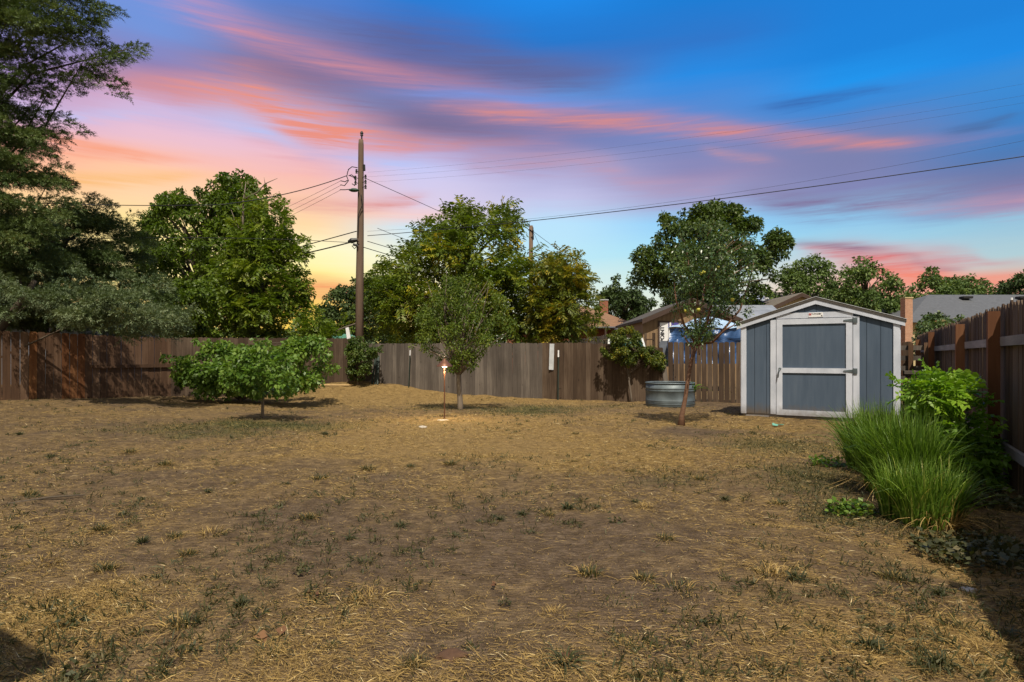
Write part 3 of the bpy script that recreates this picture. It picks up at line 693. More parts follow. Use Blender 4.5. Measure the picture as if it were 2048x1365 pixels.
def limbs(parent, base, top, r0, C, n, matl, seed=1, r1=None, fork=.45, name='trunk', lk=.5):
    rr = random.Random(seed); mb = MB(); base = Vector(base); top = Vector(top); r1 = r1 or r0 * .35
    pts = []; rad = []; m = 8
    for i in range(m + 1):
        t = i / m; p = base.lerp(top, t) + Vector((math.sin(t * 5 + seed) * .05, math.cos(t * 4 + seed) * .05, 0)) * (top - base).length * .25 * t
        pts.append(p); rad.append(r0 * (1.25 - .25 * min(1, t * 8) if t < .12 else 1) * (1 - t) + r1 * t)
    pts[0] = base - Vector((0, 0, .15))
    mb.tube(pts, rad, 9)
    idx = list(range(len(C))); rr.shuffle(idx)
    for j in idx[:n]:
        c = Vector(C[j]); t = min(.95, max(fork, (c.z - base.z) / max(.5, (top.z - base.z)) - .3 + rr.uniform(-.1, .1)))
        k = t * m; a = pts[int(k)].lerp(pts[min(m, int(k) + 1)], k - int(k)); ra = min(rad[int(k)] * .55, r0 * lk)
        mid = a.lerp(c, .5) + Vector((rr.uniform(-.1, .1), rr.uniform(-.1, .1), .12)) * (c - a).length
        mb.tube([a, a.lerp(mid, .6), mid, mid.lerp(c, .6), c], [ra, ra * .75, ra * .55, ra * .35, ra * .15], 5)
    return mb.build(name, matl, parent, smooth=True)

def tree(name, label, cat, poly, Y, thick, R, leaf, matl, base_u, r0, group=None, n=22, bark='bark', top=None, base=None, fork=.45, lk=.5, r1=None, **k):
    b = at(base_u, Y) if base is None else base
    t = thing(name, b, label, cat, group)
    if k.get('kind') == 'needle': k['trunk'] = (b.x, b.y)
    C, rad = crown(t, poly, Y, thick, R, leaf, matl, **k)
    zt = np.percentile(C[:, 2], 85)
    tp = Vector((C[:, 0].mean() * .6 + b.x * .4, b.y, zt)) if top is None else top
    limbs(t, b, tp, r0, C, n, M[bark], seed=k.get('seed', 1), fork=fork, lk=lk, r1=r1)
    return t

# spruces on the left
tree('spruce_tree', 'tall dark spruce with long drooping boughs filling the left edge', 'spruce tree',
     [(-260,-260),(120,-260),(150,-60),(190,-12),(248,20),(240,34),(205,42),(190,66),(235,97),(262,74),(293,90),(288,122),(268,128),(280,150),(262,168),(277,208),(262,215),(232,203),(225,180),(180,160),(178,182),(150,190),(110,180),(100,200),(90,228),(125,225),(183,245),(172,288),(130,292),(105,320),(155,328),(140,352),(130,380),(160,430),(150,520),(60,600),(-260,620)],
     16.5, 2.2, .62, .058, M['spruce'], -120, .28, lk=.18, n=50, cov=3.3, kind='needle', seed=2, aspect=.30, up=.2, fork=.02, kmul=1.5)
tree('spruce_tree', 'second spruce behind the first with a small pointed top', 'spruce tree',
     [(60,430),(150,390),(172,388),(184,360),(196,378),(214,378),(214,398),(240,420),(275,405),(268,445),(292,470),(300,520),(330,560),(350,610),(340,660),(250,680),(0,665),(-60,560),(-40,450)],
     19.5, 2.2, .62, .062, M['spruce'], 60, .24, lk=.22, n=24, cov=4, kind='needle', seed=5, aspect=.30, up=.2, fork=.02, tint_bias=-.03)
tree('spruce_tree', 'low blue grey spruce boughs hanging over the left fence', 'spruce tree',
     [(-60,500),(20,560),(70,520),(100,575),(150,525),(185,570),(240,530),(262,575),(310,535),(330,580),(352,575),(355,610),(385,618),(368,645),(392,655),(345,668),(330,692),(300,672),(268,700),(240,674),(190,668),(150,680),(120,650),(60,640),(-60,650)],
     15.2, 1.6, .55, .075, M['spruce_blue'], -90, .16, lk=.2, n=5, cov=3.4, kind='needle', seed=9, aspect=.30, up=.3, fork=.02)
# broadleaf trees behind the back fence, left group
tree('maple_tree', 'broad dark green tree with dead top branch left of the utility pole', 'tree',
     [(262,500),(285,430),(325,387),(360,375),(400,378),(430,352),(462,340),(485,338),(498,352),(520,362),(540,380),(520,480),(470,600),(300,640),(280,560)],
     33, 3.6, .95, .20, M['walnut'], 400, .3, n=36, cov=3.4, seed=3, up=.5, tint_bias=-.28)
tree('walnut_tree', 'bright green leafy tree in front of the broad dark tree', 'tree',
     [(500,392),(530,378),(556,398),(582,432),(588,465),(618,478),(617,500),(603,520),(612,560),(608,600),(632,600),(628,625),(598,640),(560,682),(430,682),(400,640),(395,600),(420,545),(440,500),(470,450)],
     27, 2.4, .6, .19, M['walnut'], 500, .22, n=26, cov=3.4, seed=4, aspect=.42, kind='pinnate')
tree('broadleaf_tree', 'mid green bushy tree low behind the spruce boughs and back fence', 'tree',
     [(300,600),(340,560),(400,545),(440,560),(450,620),(440,690),(330,690)],
     24, 1.8, .55, .13, M['walnut'], 390, .14, n=20, cov=3.4, seed=6, tint_bias=-.15)
tree('sumac_tree', 'young feathery leaved tree beside the utility pole left side', 'tree',
     [(585,690),(590,645),(612,622),(640,632),(665,645),(690,640),(700,672),(690,690)],
     25.5, 1.0, .4, .17, M['walnut'], 640, .06, n=16, cov=2.2, seed=7, kind='pinnate', aspect=.3, tint_bias=-.1)
tree('cedar_tree', 'dark rounded evergreen far behind the utility pole', 'tree',
     [(625,690),(635,605),(655,585),(680,570),(705,556),(740,548),(800,560),(800,690)],
     46, 3, .9, .24, M['farleaf'], 700, .3, n=18, cov=3.4, seed=8)
tree('ailanthus_tree', 'large feathery green tree with yellow seed heads behind the centre of the fence', 'tree',
     [(722,690),(728,600),(735,565),(762,535),(792,505),(815,488),(828,455),(862,440),(880,425),(905,412),(935,412),(968,425),(985,432),(992,408),(1012,400),(1026,418),(1042,448),(1028,468),(1055,476),(1068,500),(1078,540),(1090,570),(1098,620),(1095,690)],
     28, 3.6, .8, .24, M['ailanthus'], 930, .28, n=40, cov=3.0, seed=10, kind='pinnate', aspect=.32, up=.45)
tree('golden_tree', 'rounded olive and golden tree right of the second utility pole', 'tree',
     [(1052,600),(1062,545),(1075,512),(1100,492),(1125,498),(1140,512),(1162,505),(1170,528),(1185,545),(1196,590),(1203,640),(1190,672),(1160,690),(1060,690)],
     26, 2.2, .55, .17, M['golden'], 1120, .2, n=28, cov=3.4, seed=12, kind='pinnate', aspect=.36, up=.45)
tree('evergreen_tree', 'dark dense evergreen behind the brown roofed brick house', 'tree',
     [(1188,650),(1196,585),(1212,562),(1245,545),(1285,555),(1305,580),(1318,640),(1300,660)],
     62, 4, 1.3, .30, M['farleaf'], 1250, .4, n=20, cov=3.6, seed=13)
tree('evergreen_tree', 'narrow dark evergreen behind the brown gabled garage', 'tree',
     [(1305,650),(1318,615),(1332,590),(1352,588),(1370,620),(1370,650)],
     58, 2, .9, .28, M['farleaf'], 1340, .3, n=12, cov=3.4, seed=14)
tree('maple_tree', 'large dark maple towering behind the apple tree and garage', 'tree',
     [(1252,560),(1258,522),(1270,488),(1298,476),(1318,462),(1312,428),(1338,418),(1352,438),(1366,412),(1402,405),(1438,398),(1470,408),(1488,402),(1500,425),(1535,440),(1562,458),(1592,484),(1578,512),(1560,528),(1548,575),(1520,620),(1480,640),(1340,640),(1320,590),(1285,585)],
     42, 5, 1.15, .25, M['maple'], 1420, .4, n=44, cov=3.3, seed=15, up=.5)
for i, (poly, u, Y, mt, lab) in enumerate([
    ([(1530,655),(1540,560),(1570,522),(1600,512),(1632,506),(1655,520),(1678,535),(1700,600),(1690,655)], 1610, 50, 'farlight', 'mid green tree rising just right of the big maple'),
    ([(1665,650),(1672,560),(1690,530),(1722,508),(1750,525),(1785,545),(1812,575),(1808,640),(1760,655)], 1730, 47, 'farlight', 'feathery green tree above the shed roof ridge'),
    ([(1780,650),(1800,580),(1838,562),(1850,535),(1872,532),(1880,558),(1905,548),(1925,556),(1950,545),(1975,560),(1992,585),(1985,625),(1900,650)], 1880, 52, 'farlight', 'bright green tree between the brick chimney and charcoal roof'),
    ([(1985,640),(1992,575),(2015,552),(2050,538),(2110,535),(2160,570),(2160,640)], 2070, 50, 'farleaf', 'green tree at the right edge behind the charcoal roof'),
    ([(1640,660),(1660,622),(1710,612),(1760,600),(1805,592),(1850,600),(1870,640),(1860,690),(1640,690)], 1770, 58, 'farleaf', 'dark low bushy tree around the brick chimney')]):
    tree('broadleaf_tree', lab, 'tree', poly, Y, 3.2, .95, .26, M[mt], u, .25, n=22, cov=2.9, seed=20 + i, up=.5, kmul=2.0)
tree('laurel_shrub', 'shrub with pale leaves and reddish plumes above the right fence corner', 'shrub',
     [(1826,720),(1827,668),(1834,645),(1850,630),(1872,622),(1895,632),(1925,628),(1928,645),(1890,668),(1860,700),(1850,720)],
     18.5, .8, .28, .11, M['laurel'], 1850, .05, n=16, cov=2.8, seed=30)

# yard trees
p = ground_at(525, 838)
tree('young_tree', 'small round crowned young tree on a thin trunk at left on the lawn', 'tree',
     [(440,740),(455,712),(478,690),(500,680),(530,672),(560,684),(585,700),(605,725),(612,760),(598,785),(560,800),(540,792),(500,806),(470,790),(445,770)],
     p.y, .8, .34, .095, M['fig'], 525, .035, n=22, cov=2.3, seed=31, base=p, top=Vector((p.x, p.y, 1.05)), bark='bark_pale', fork=.45, aspect=.7, tint_bias=-.12)
tree('hedge_bush', 'wide fresh green bush spreading along the back left fence', 'bush',
     [(318,708),(345,690),(372,700),(395,676),(430,668),(470,690),(540,700),(585,672),(620,662),(655,680),(662,715),(680,735),(662,760),(668,775),(640,792),(560,790),(500,795),(430,797),(360,797),(352,760),(330,730)],
     17.2, 1.0, .5, .12, M['fig'], 480, .05, n=40, cov=3.2, seed=32, fork=.08, aspect=.7, tint_bias=0)
p = ground_at(921, 819)
tree('plum_tree', 'olive green fruit tree with forked pale trunk behind the lamp', 'tree',
     [(915,762),(885,735),(850,708),(812,690),(828,655),(824,620),(850,600),(852,560),(876,572),(888,530),(912,556),(935,528),(950,560),(975,545),(988,580),(1022,590),(1018,618),(1042,645),(1026,675),(990,700),(962,722),(940,757)],
     p.y, .85, .40, .065, M['plum'], 920, .075, n=46, cov=1.05, seed=33, base=p, top=at(917, p.y, 748), bark='bark_pale', fork=.7, r1=.06, lk=.42, aspect=.5)
# apple tree with copper bark
p = ground_at(1362, 852)
t = thing('apple_tree', p, 'leaning fruit tree with copper red trunk beside the stock tank', 'fruit tree')
Ya = p.y
C1, _ = crown(t, [(1392,700),(1350,668),(1338,610),(1322,590),(1330,540),(1345,500),(1330,475),(1372,440),(1400,428),(1440,440),(1470,470),(1500,450),(1520,430),(1532,405),(1526,450),(1508,500),(1520,540),(1500,590),(1520,600),(1490,650),(1440,668),(1425,690)],
             Ya, .9, .42, .062, M['apple'], cov=.95, seed=34, aspect=.42, kmul=2.2, up=.1, shell=.05)
mb = MB()
def tp(u, v, dy=0): return at(u, Ya + dy, v)
tr = [p - Vector((0, 0, .1)), tp(1364,830), tp(1370,800), tp(1376,760), tp(1383,720), tp(1394,688)]
mb.tube(tr, [.085, .046, .040, .038, .036, .036], 10)
for k, (pts) in enumerate([[(1394,690,0),(1392,650,.05),(1384,600,.1),(1378,540,.1),(1372,470,.1)], [(1394,690,0),(1412,655,-.1),(1425,600,-.2),(1432,520,-.2),(1428,450,-.2)],
              [(1396,690,0),(1440,668,.2),(1480,620,.4),(1500,560,.4),(1515,490,.4)], [(1392,688,0),(1368,650,-.3),(1352,600,-.4),(1345,530,-.4)],
              [(1395,685,0),(1404,620,.4),(1410,560,.6),(1450,500,.6)], [(1396,688,0),(1425,685,-.3),(1450,660,-.5),(1490,640,-.6)], [(1390,700,0),(1375,685,.1),(1362,660,.2)]]):
    q = [tp(*a) for a in pts]; q[-1] = q[-2].lerp(q[-1], .5); n = len(q); mb.tube(q, [.028 * (1 - i / n) + .004 for i in range(n)], 6)
for j in range(0, len(C1), 3):
    c = Vector(C1[j]); b = tp(1385 + (random.random() - .3) * 60, 0) if False else Vector((tp(1400, 700).x * .6 + c.x * .4, Ya + (c.y - Ya) * .4, c.z - .35))
    mb.tube([b, b.lerp(c, .5), c], [.012, .008, .003], 4)
mb.build('trunk', M['bark_red'], t, smooth=True)
for (u, v) in [(1397,660 - 40),(1408,545),(1372,622),(1435,535),(1465,600),(1402,548)]:
    q = tp(u, v, -.55); f = MB(); f.lathe(q, [(0.001,-.035),(.022,-.03),(.036,-.008),(.036,.012),(.024,.03),(.006,.028)], 12); f.build('fruit', M['apple_fruit'], t, smooth=True)
p = at(1262, 18.9)
tree('shrub_tree', 'small multi stemmed shrub tree against the brown back fence', 'shrub',
     [(1188,706),(1195,690),(1222,695),(1215,672),(1235,655),(1262,651),(1280,665),(1285,695),(1300,690),(1325,705),(1336,725),(1322,745),(1295,740),(1280,715),(1262,740),(1235,728),(1215,718)],
     p.y, .55, .2, .065, M['golden'], 1262, .035, n=26, cov=3.4, seed=35, base=at(1264, 18.9), top=at(1250, 18.9, 700), bark='bark_pale', fork=.3, aspect=.6, tint_bias=-.15)
tree('vine_bush', 'dark green vine bush climbing over the fence corner under the utility pole', 'bush',
     [(690,695),(700,680),(715,668),(735,685),(752,695),(765,690),(762,706),(745,720),(742,745),(728,762),(700,760),(692,740),(688,715)],
     20.4, .6, .22, .085, M['maple'], 715, .04, n=20, cov=3.4, seed=36, fork=.1, tint_bias=.15)
p = ground_at(1905, 965)
tree('leafy_bush', 'yellow green broadleaf bush between the big grass clump and right fence', 'bush',
     [(1795,770),(1812,745),(1845,738),(1875,745),(1912,755),(1942,775),(1958,810),(1975,850),(1995,900),(1998,945),(1965,985),(1925,985),(1890,965),(1850,910),(1825,840),(1800,800)],
     6.3, .34, .26, .075, M['bush'], 1890, .02, n=40, cov=2.9, seed=37, kind='pinnate', aspect=.5, fork=.1, up=.5)
# far mass of trees that closes the horizon
def far_wood():
    r = np.random.RandomState(50); n = 26000
    X = r.uniform(-140, 150, n); cz = 2.2 + 2.2 * val_noise(X, X * 0, 9, 8) + 1.5 * val_noise(X, X * 0, 3, 9)
    Yy = 105 + r.uniform(-6, 6, n); Z = cz * (r.rand(n) ** .6) * 1.3
    V = leaf_quads(np.stack([X, Yy, Z], 1), r.normal(0, 1, (n, 3)), nrmz(r.normal(0, .6, (n, 3)) + [0, -.3, .6]), r.uniform(.6, 1.3, n), r.uniform(.4, .9, n))
    o = np_quads('distant_trees', V, r.rand(n), M['farleaf']); tag(o, 'low far off band of trees closing the horizon', 'distant trees', kind='stuff')
far_wood()

# ------------------------------------------------------------ fences
def board(mb, p, d, nrm, w, zb, zt, th=.018, style='dog', tilt=0, tint=None):
    """one picket: p = bottom centre xy, d = along fence, nrm = thickness direction"""
    h = w / 2; c = .028 if style == 'dog' else .05
    prof = [(-h, zb), (h, zb), (h, zt - c), (h - (.03 if style == 'dog' else h * .75), zt), (-h + (.03 if style == 'dog' else h * .75), zt), (-h, zt - c)]
    pts = [Vector((p.x, p.y, 0)) + d * (x + tilt * (z - zb)) + Vector((0, 0, z)) for x, z in prof]
    mb.prism(pts, nrm * th, tint)
def fence(a, b, ztop_a, ztop_b, label, matl, cam_side, group=None, bw=.14, gap=.006, style='dog', posts=(), rails=(), postmat='post_red', jit=.012, post_h=None, skip=None, hang=0, rail_side=1, tiltj=.006, pattern=None, name='wood_fence', embed=.05):
    a = Vector((a[0], a[1], 0)); b = Vector((b[0], b[1], 0)); L = (b - a).length; d = (b - a) / L
    nrm = Vector((-d.y, d.x, 0)); 
    if nrm.dot(cam_side) < 0: nrm = -nrm           # towards the yard
    t = thing(name, Vector((a.x, a.y, g1(a.x, a.y))), label, 'fence', group)
    mbs = {}; n = int(math.ceil(L / (bw + gap)))
    for i in range(n):
        s = min((i + .5) * (bw + gap), L - .03); f = s / L
        if skip and skip(f): continue
        p = a + d * s; zb = g1(p.x, p.y) - embed + random.uniform(0, .02); zt = ztop_a + (ztop_b - ztop_a) * f + random.uniform(-jit, jit)
        mk = pattern(f) if pattern else matl
        m = mbs.setdefault(mk, MB())
        board(m, p + nrm * random.uniform(-.004, .004), d, -nrm, bw * random.uniform(.95, 1.02) * (1.0 if gap > .006 else 1.09), zb, zt, style=style, tilt=random.uniform(-tiltj, tiltj))
    for mk, m in mbs.items(): m.build('picket_panel', M[mk], t)
    off = .03 * rail_side
    for s in posts:
        p = a + d * s + nrm * rail_side * (.06 + .04); z0 = g1(p.x, p.y); zt = z0 + post_h if post_h else ztop_a + (ztop_b - ztop_a) * s / L - .08
        m = MB(); m.box((p.x, p.y, (z0 - .2 + zt) / 2), (.105, .105, zt - z0 + .2), math.atan2(d.y, d.x)); m.build('post', M[postmat], t)
    for z, s0, s1 in rails:
        m = MB(); q0 = a + d * s0 + nrm * rail_side * .032; q1 = a + d * s1 + nrm * rail_side * .032
        m.beam((q0.x, q0.y, z), (q1.x, q1.y, z), .04, .095); m.build('rail', M['rail'] if postmat == 'post_red' else M[matl], t)
    return t
cam_v = Vector((0, -1, 0))
# left fence
L0 = Vector((-14.5, 12.24)); L1 = Vector((-10.4, 18.3))
def lp(f): return 'fence_orange' if (.62 < f < .70 or (.52 < f < .62 and random.random() < .3)) else 'fence_left'  # one stretch of orange boards, mixed at random with brown on one side
fence(L0, L1, 2.02, 1.86, 'left side fence of dark brown boards with an orange brown stretch under the spruce', 'fence_left', Vector((1, -.3, 0)), pattern=lp, bw=.17, gap=.010, rails=((1.02, 5.2, 7.3),), postmat='fence_left', tiltj=.004)
fence(L1, (-5.3, 21.3), 1.88, 1.93, 'back left fence of brown boards behind the wide green bush', 'fence_brown', cam_v, bw=.14, gap=.005)
def backY(u): # point on centre fence line for image column u
    k = (u - 1024) / F; Y = (21.3 - .245 * 5.3) / (1 + .245 * k); return Vector((k * Y, Y))
B0 = Vector((-5.3, 21.3)); B1 = backY(1178); B2 = backY(1322); B3 = backY(1336); B4 = Vector((11.4, 17.2))
def cp(f): return 'fence_gray' if f < .80 else 'fence_brown'
fence(B0, B1, 1.75, 1.74, 'long central back fence of grey weathered dog eared boards behind the fruit tree', 'fence_gray', cam_v, pattern=cp, bw=.14, gap=.004)
fence(B1 + Vector((.01, .01)), B2, 1.72, 1.56, 'sagging brown back fence panel behind the small shrub tree', 'fence_brown', cam_v, bw=.15, gap=-.006, jit=.035, tiltj=.008)
fence(B3, B4, 1.74, 1.72, 'dark brown back fence with see through gaps behind tank and shed', 'fence_brown', cam_v, bw=.145, gap=.022, jit=.012, tiltj=.01)
# one loose leaning picket in the gap
t = thing('loose_picket', (B2.x + .1, B2.y - .1, g1(B2.x, B2.y)), 'loose grey board leaning in the gap of the back fence', 'board')
m = MB(); board(m, Vector((B2.x + .22, B2.y - .06, 0)), Vector((1, -.1, 0)), Vector((0, 1, 0)), .14, g1(B2.x, B2.y), 1.42, tilt=-.12); m.build('plank', M['fence_gray'], t)
# right fence, pickets on the far side of posts and rails
def RF(Y): return Vector((1.486 + .588 * Y, Y))
R0 = RF(1.2); R1 = RF(17.1); dR = (R1 - R0).normalized()
def sR(Y): return (RF(Y) - R0).length
fence(R0, R1, 1.89, 1.89, 'tall right side fence of dark boards with reddish posts and grey rails', 'fence_right', Vector((-1, .5, 0)), bw=.14, gap=.008, style='pt', jit=.02,
      posts=[sR(y) for y in (2.3, 6.35, 8.6, 12.35, 15.4)], post_h=1.80,
      rails=[(1.49, sR(1.5), sR(6.35)), (1.485, sR(6.40), sR(8.6)), (1.475, sR(8.65), sR(12.3)), (1.46, sR(12.4), sR(17)), (.39, sR(1.5), sR(6.3)), (.40, sR(6.4), sR(8.6)), (.38, sR(8.65), sR(12.3)), (.36, sR(12.4), sR(17))], tiltj=.008)
# grey fence beyond
fence((2.6, 33.5), (5.2, 29.5), 2.05, 2.42, 'pale grey neighbour fence beyond the back fence below the brown roof', 'fence_gray', cam_v, bw=.14, gap=.01)

# ------------------------------------------------------------ shed
def shed():
    A = Vector((5.06, 13.2)); B = Vector((7.56, 11.72)); rz = math.atan2(B.y - A.y, B.x - A.x); Wd = (B - A).length; D = 2.4
    z0 = .02
    t = thing('garden_shed', (A.x, A.y, z0), 'blue grey garden shed with white trim and a shallow gable roof', 'shed', rz=rz)
    hw = 1.97; hp = 2.44                # wall and peak heights
    def loc(mb, name, mt, par=t, **k): return mb.build(name, mt, par, world=False, **k)
    xs = [0, .30, .62]
    def slope(x): return hw + (hp - hw) * (1 - abs(x - Wd / 2) / (Wd / 2))
    # front wall pieces with grooves between boards
    m = MB()
    def vboard(x0, x1, zb=.06, y0=0.0, y1=.03, top=slope):
        pts = [(x0, zb), (x1, zb), (x1, top(x1))] + ([(Wd/2, top(Wd/2))] if x0 < Wd/2 < x1 else []) + [(x0, top(x0))]
        m.prism([Vector((x, y0, z)) for x, z in pts], Vector((0, y1 - y0, 0)))
    edges = [.0, .10, .27, .46, .48, .70, .90, 1.10, 1.30, 1.50, 1.70, 1.90, 2.10, 2.27, 2.42, 2.58, 2.76, Wd]
    edges = [0, .26, .5, .72, .98, 1.24, 1.46, 1.7, 1.95, 2.2, 2.36, 2.6, Wd]
    for i in range(len(edges) - 1): vboard(edges[i] + .004, edges[i+1] - .004)
    m.prism([Vector((0, .02, .06)), Vector((Wd, .02, .06)), Vector((Wd, .02, hw)), Vector((Wd/2, .02, hp)), Vector((0, .02, hw))], Vector((0, .03, 0)))
    loc(m, 'front_wall', M['siding'])
    m = MB(); m.box((.02, D/2 + .03, .06 + (hw-.06)/2), (.04, D - .06, hw - .06)); m.box((Wd - .02, D/2 + .03, .06 + (hw-.06)/2), (.04, D - .06, hw - .06)); 
    for k in range(9):
        for xx in (-.006, Wd + .006): m.box((xx, .15 + k * .26, .06 + (hw-.08)/2), (.012, .25, hw - .08))
    m.prism([Vector((0, D, .06)), Vector((Wd, D, .06)), Vector((Wd, D, hw)), Vector((Wd/2, D, hp)), Vector((0, D, hw))], Vector((0, .04, 0)))
    loc(m, 'side_wall', M['siding'])
    m = MB(); m.box((Wd/2, D/2, .0), (Wd - .04, D - .04, .14)); loc(m, 'skid_base', M['rail'])
    # trim
    tw = .105
    m = MB()
    for x in (tw/2 - .012, Wd - tw/2 + .012):
        zt = slope(tw) - .06
        m.box((x, -.014, .05 + (zt-.05)/2), (tw, .026, zt - .05))
    for x in (-.014, Wd + .014): m.box((x, .04, .05 + (hw - .1)/2), (.026, .10, hw - .12))
    x0d, x1d = .70, 2.12                                     # door leaf
    for x in (x0d - .062, x1d + .062): m.box((x, -.0145, .05 + (slope(x) - .14)/2), (.11, .027, slope(x) - .16))
    m.box(((x0d+x1d)/2, -.0145, 2.155), (x1d - x0d + .01, .027, .115))
    loc(m, 'trim_board', M['trim'])
    # gable fascia
    ov = .10; m = MB(); ft = .090
    for sgn in (-1, 1):
        xo = Wd/2 + sgn * (Wd/2 + ov); zo = hw - (hp-hw) / (Wd/2) * ov
        pts = [Vector((Wd/2, -.055, hp + .03)), Vector((xo, -.055, zo + .03)), Vector((xo, -.055, zo - ft + .04)), Vector((Wd/2, -.055, hp - ft + .03))]
        m.prism(pts, Vector((0, .028, 0)))
    loc(m, 'fascia', M['trim'])
    # roof slabs
    m = MB()
    for sgn in (-1, 1):
        xo = Wd/2 + sgn * (Wd/2 + ov + .02); zo = hw - (hp-hw) / (Wd/2) * (ov + .02)
        m.prism([Vector((Wd/2, -.066, hp + .034)), Vector((xo, -.066, zo + .034)), Vector((xo, -.066, zo + .095)), Vector((Wd/2, -.066, hp + .095))], Vector((0, D + .17, 0)))
    loc(m, 'roof', M['roof_dark'])
    m = MB()
    for sgn in (-1, 1):
        xo = Wd/2 + sgn * (Wd/2 + ov + .03); zo = hw - (hp-hw) / (Wd/2) * (ov + .03)
        m.prism([Vector((Wd/2, -.072, hp + .089)), Vector((xo, -.072, zo + .089)), Vector((xo, -.072, zo + .099)), Vector((Wd/2, -.072, hp + .099))], Vector((0, .004, 0)))
    loc(m, 'drip_edge', M['gray_white'])
    # door
    dz0, dz1 = .05, 2.085
    m = MB(); m.box(((x0d+x1d)/2, -.006, (dz0+dz1)/2), (x1d - x0d - .02, .02, dz1 - dz0 - .02)); door = loc(m, 'door', M['siding'])
    fw = .115; xa, xb = x0d + .004, x1d - .004; zm = 1.0
    m = MB()
    m.box((xa + fw/2, -.030, (dz0+dz1)/2), (fw, .026, dz1-dz0)); m.box((xb - fw/2, -.030, (dz0+dz1)/2), (fw, .026, dz1-dz0))
    for z, hh in ((dz1 - fw/2, fw), (zm, .105), (dz0 + fw/2, fw)): m.box(((xa+xb)/2, -.029, z), (xb - xa - 2*fw, .024, hh))
    loc(m, 'door_frame', M['trim'], door)
    m = MB(); m.lathe((xa + .07, -.05, zm + .04), [(.001, -.02), (.024, -.015), (.024, .015), (.001, .02)], 14)
    m.tube([(xa + .07, -.07, zm + .03), (xa + .05, -.085, zm - .02), (xa + .035, -.085, zm - .16)], [.016, .013, .010], 8)
    m.tube([(xa + .07, -.04, zm + .03), (xa + .07, -.075, zm + .03)], [.012, .012], 8); loc(m, 'handle', M['galv'], door, smooth=True)
    for z in (zm, dz1 - .06):
        m = MB()
        m.prism([Vector((xb + .015, -.047, z - .055)), Vector((xb + .085, -.047, z - .055)), Vector((xb + .085, -.047, z + .055)), Vector((xb + .015, -.047, z + .055))], Vector((0, .008, 0)))
        m.prism([Vector((xb + .015, -.052, z - .035)), Vector((xb + .015, -.052, z + .035)), Vector((xb - .16, -.052, z + .012)), Vector((xb - .16, -.052, z - .012))], Vector((0, .008, 0)))
        m.tube([(xb + .015, -.055, z - .06), (xb + .015, -.055, z + .06)], .009, 8)
        loc(m, 'hinge', M['galv'], door)
    # sign plate
    cx = Wd * .50; cz = 2.158
    m = MB(); m.box((cx, -.033, cz), (.27, .008, .09)); sg = loc(m, 'sign_plate', M['white'])
    m = MB(); 
    for k in range(3): m.box((cx - .105, -.0385, cz + .028 - k * .016), (.045, .003, .010))
    loc(m, 'red_mark', M['red'], sg)
    def text(s, size, x, y, z, mt, par, nm='lettering', rot=(math.pi/2, 0, 0)):
        cu = bpy.data.curves.new(nm, 'FONT'); cu.body = s; cu.size = size; cu.extrude = .0012; cu.offset = size * .02; cu.align_x = 'LEFT'
        o = bpy.data.objects.new(nm, cu); col.objects.link(o); bpy.context.view_layer.update()
        me = bpy.data.meshes.new_from_object(o.evaluated_get(bpy.context.evaluated_depsgraph_get())); bpy.data.objects.remove(o); bpy.data.curves.remove(cu)
        q = bpy.data.objects.new(nm, me); me.materials.clear(); me.materials.append(mt); col.objects.link(q); q.parent = par; q.location = (x, y, z); q.rotation_euler = rot; return q
    text('TUFF SHED', .036, cx - .078, -.0388, cz + .006, M['ink'], sg)
    m = MB(); m.box((cx + .11, -.0385, cz - .022), (.022, .003, .022)); loc(m, 'logo_mark', M['ink'], sg)
    return text
text = shed()

# ------------------------------------------------------------ stock tank
p = at(1340, 16.9)
t = thing('stock_tank', p, 'round galvanised stock tank between shrub tree and copper barked tree', 'stock tank')
R_ = .67; hh = .68; prof = [(.001, .03), (R_ - .03, .03), (R_ - .01, 0), (R_, .04)]
for z in (.10, .14, .18): prof += [(R_, z - .015), (R_ + .012, z), (R_, z + .015)]
for z in (.46, .52): prof += [(R_, z - .018), (R_ + .016, z), (R_, z + .018)]
prof += [(R_, hh - .03)]
m = MB(); m.lathe(p, prof + [(R_ - .006, hh - .03), (R_ - .012, .05)], 48); m.build('body', M['galv'], t, smooth=True)
m = MB(); m.tube([Vector((p.x + R_ * math.cos(a * math.pi / 24), p.y + R_ * math.sin(a * math.pi / 24), p.z + hh - .015)) for a in range(49)], .02, 8, cap=False); m.build('rim', M['galv'], t, smooth=True)
m = MB(); m.lathe(p, [(.001, .42), (R_ - .02, .40)], 32); m.build('soil', M['fence_brown'], t)
q = at(1383, 16.6); t2 = thing('potted_sprout', (q.x, q.y, p.z + .42), 'small bright green sprout growing from the right side of the stock tank', 'plant')
blade_mesh('leaves', [(q.x, q.y, p.z + .42, .08, 1)], 60, (.2, .42), (.03, .05), .5, np.random.RandomState(4), M['bush'], t2, .8, 4)

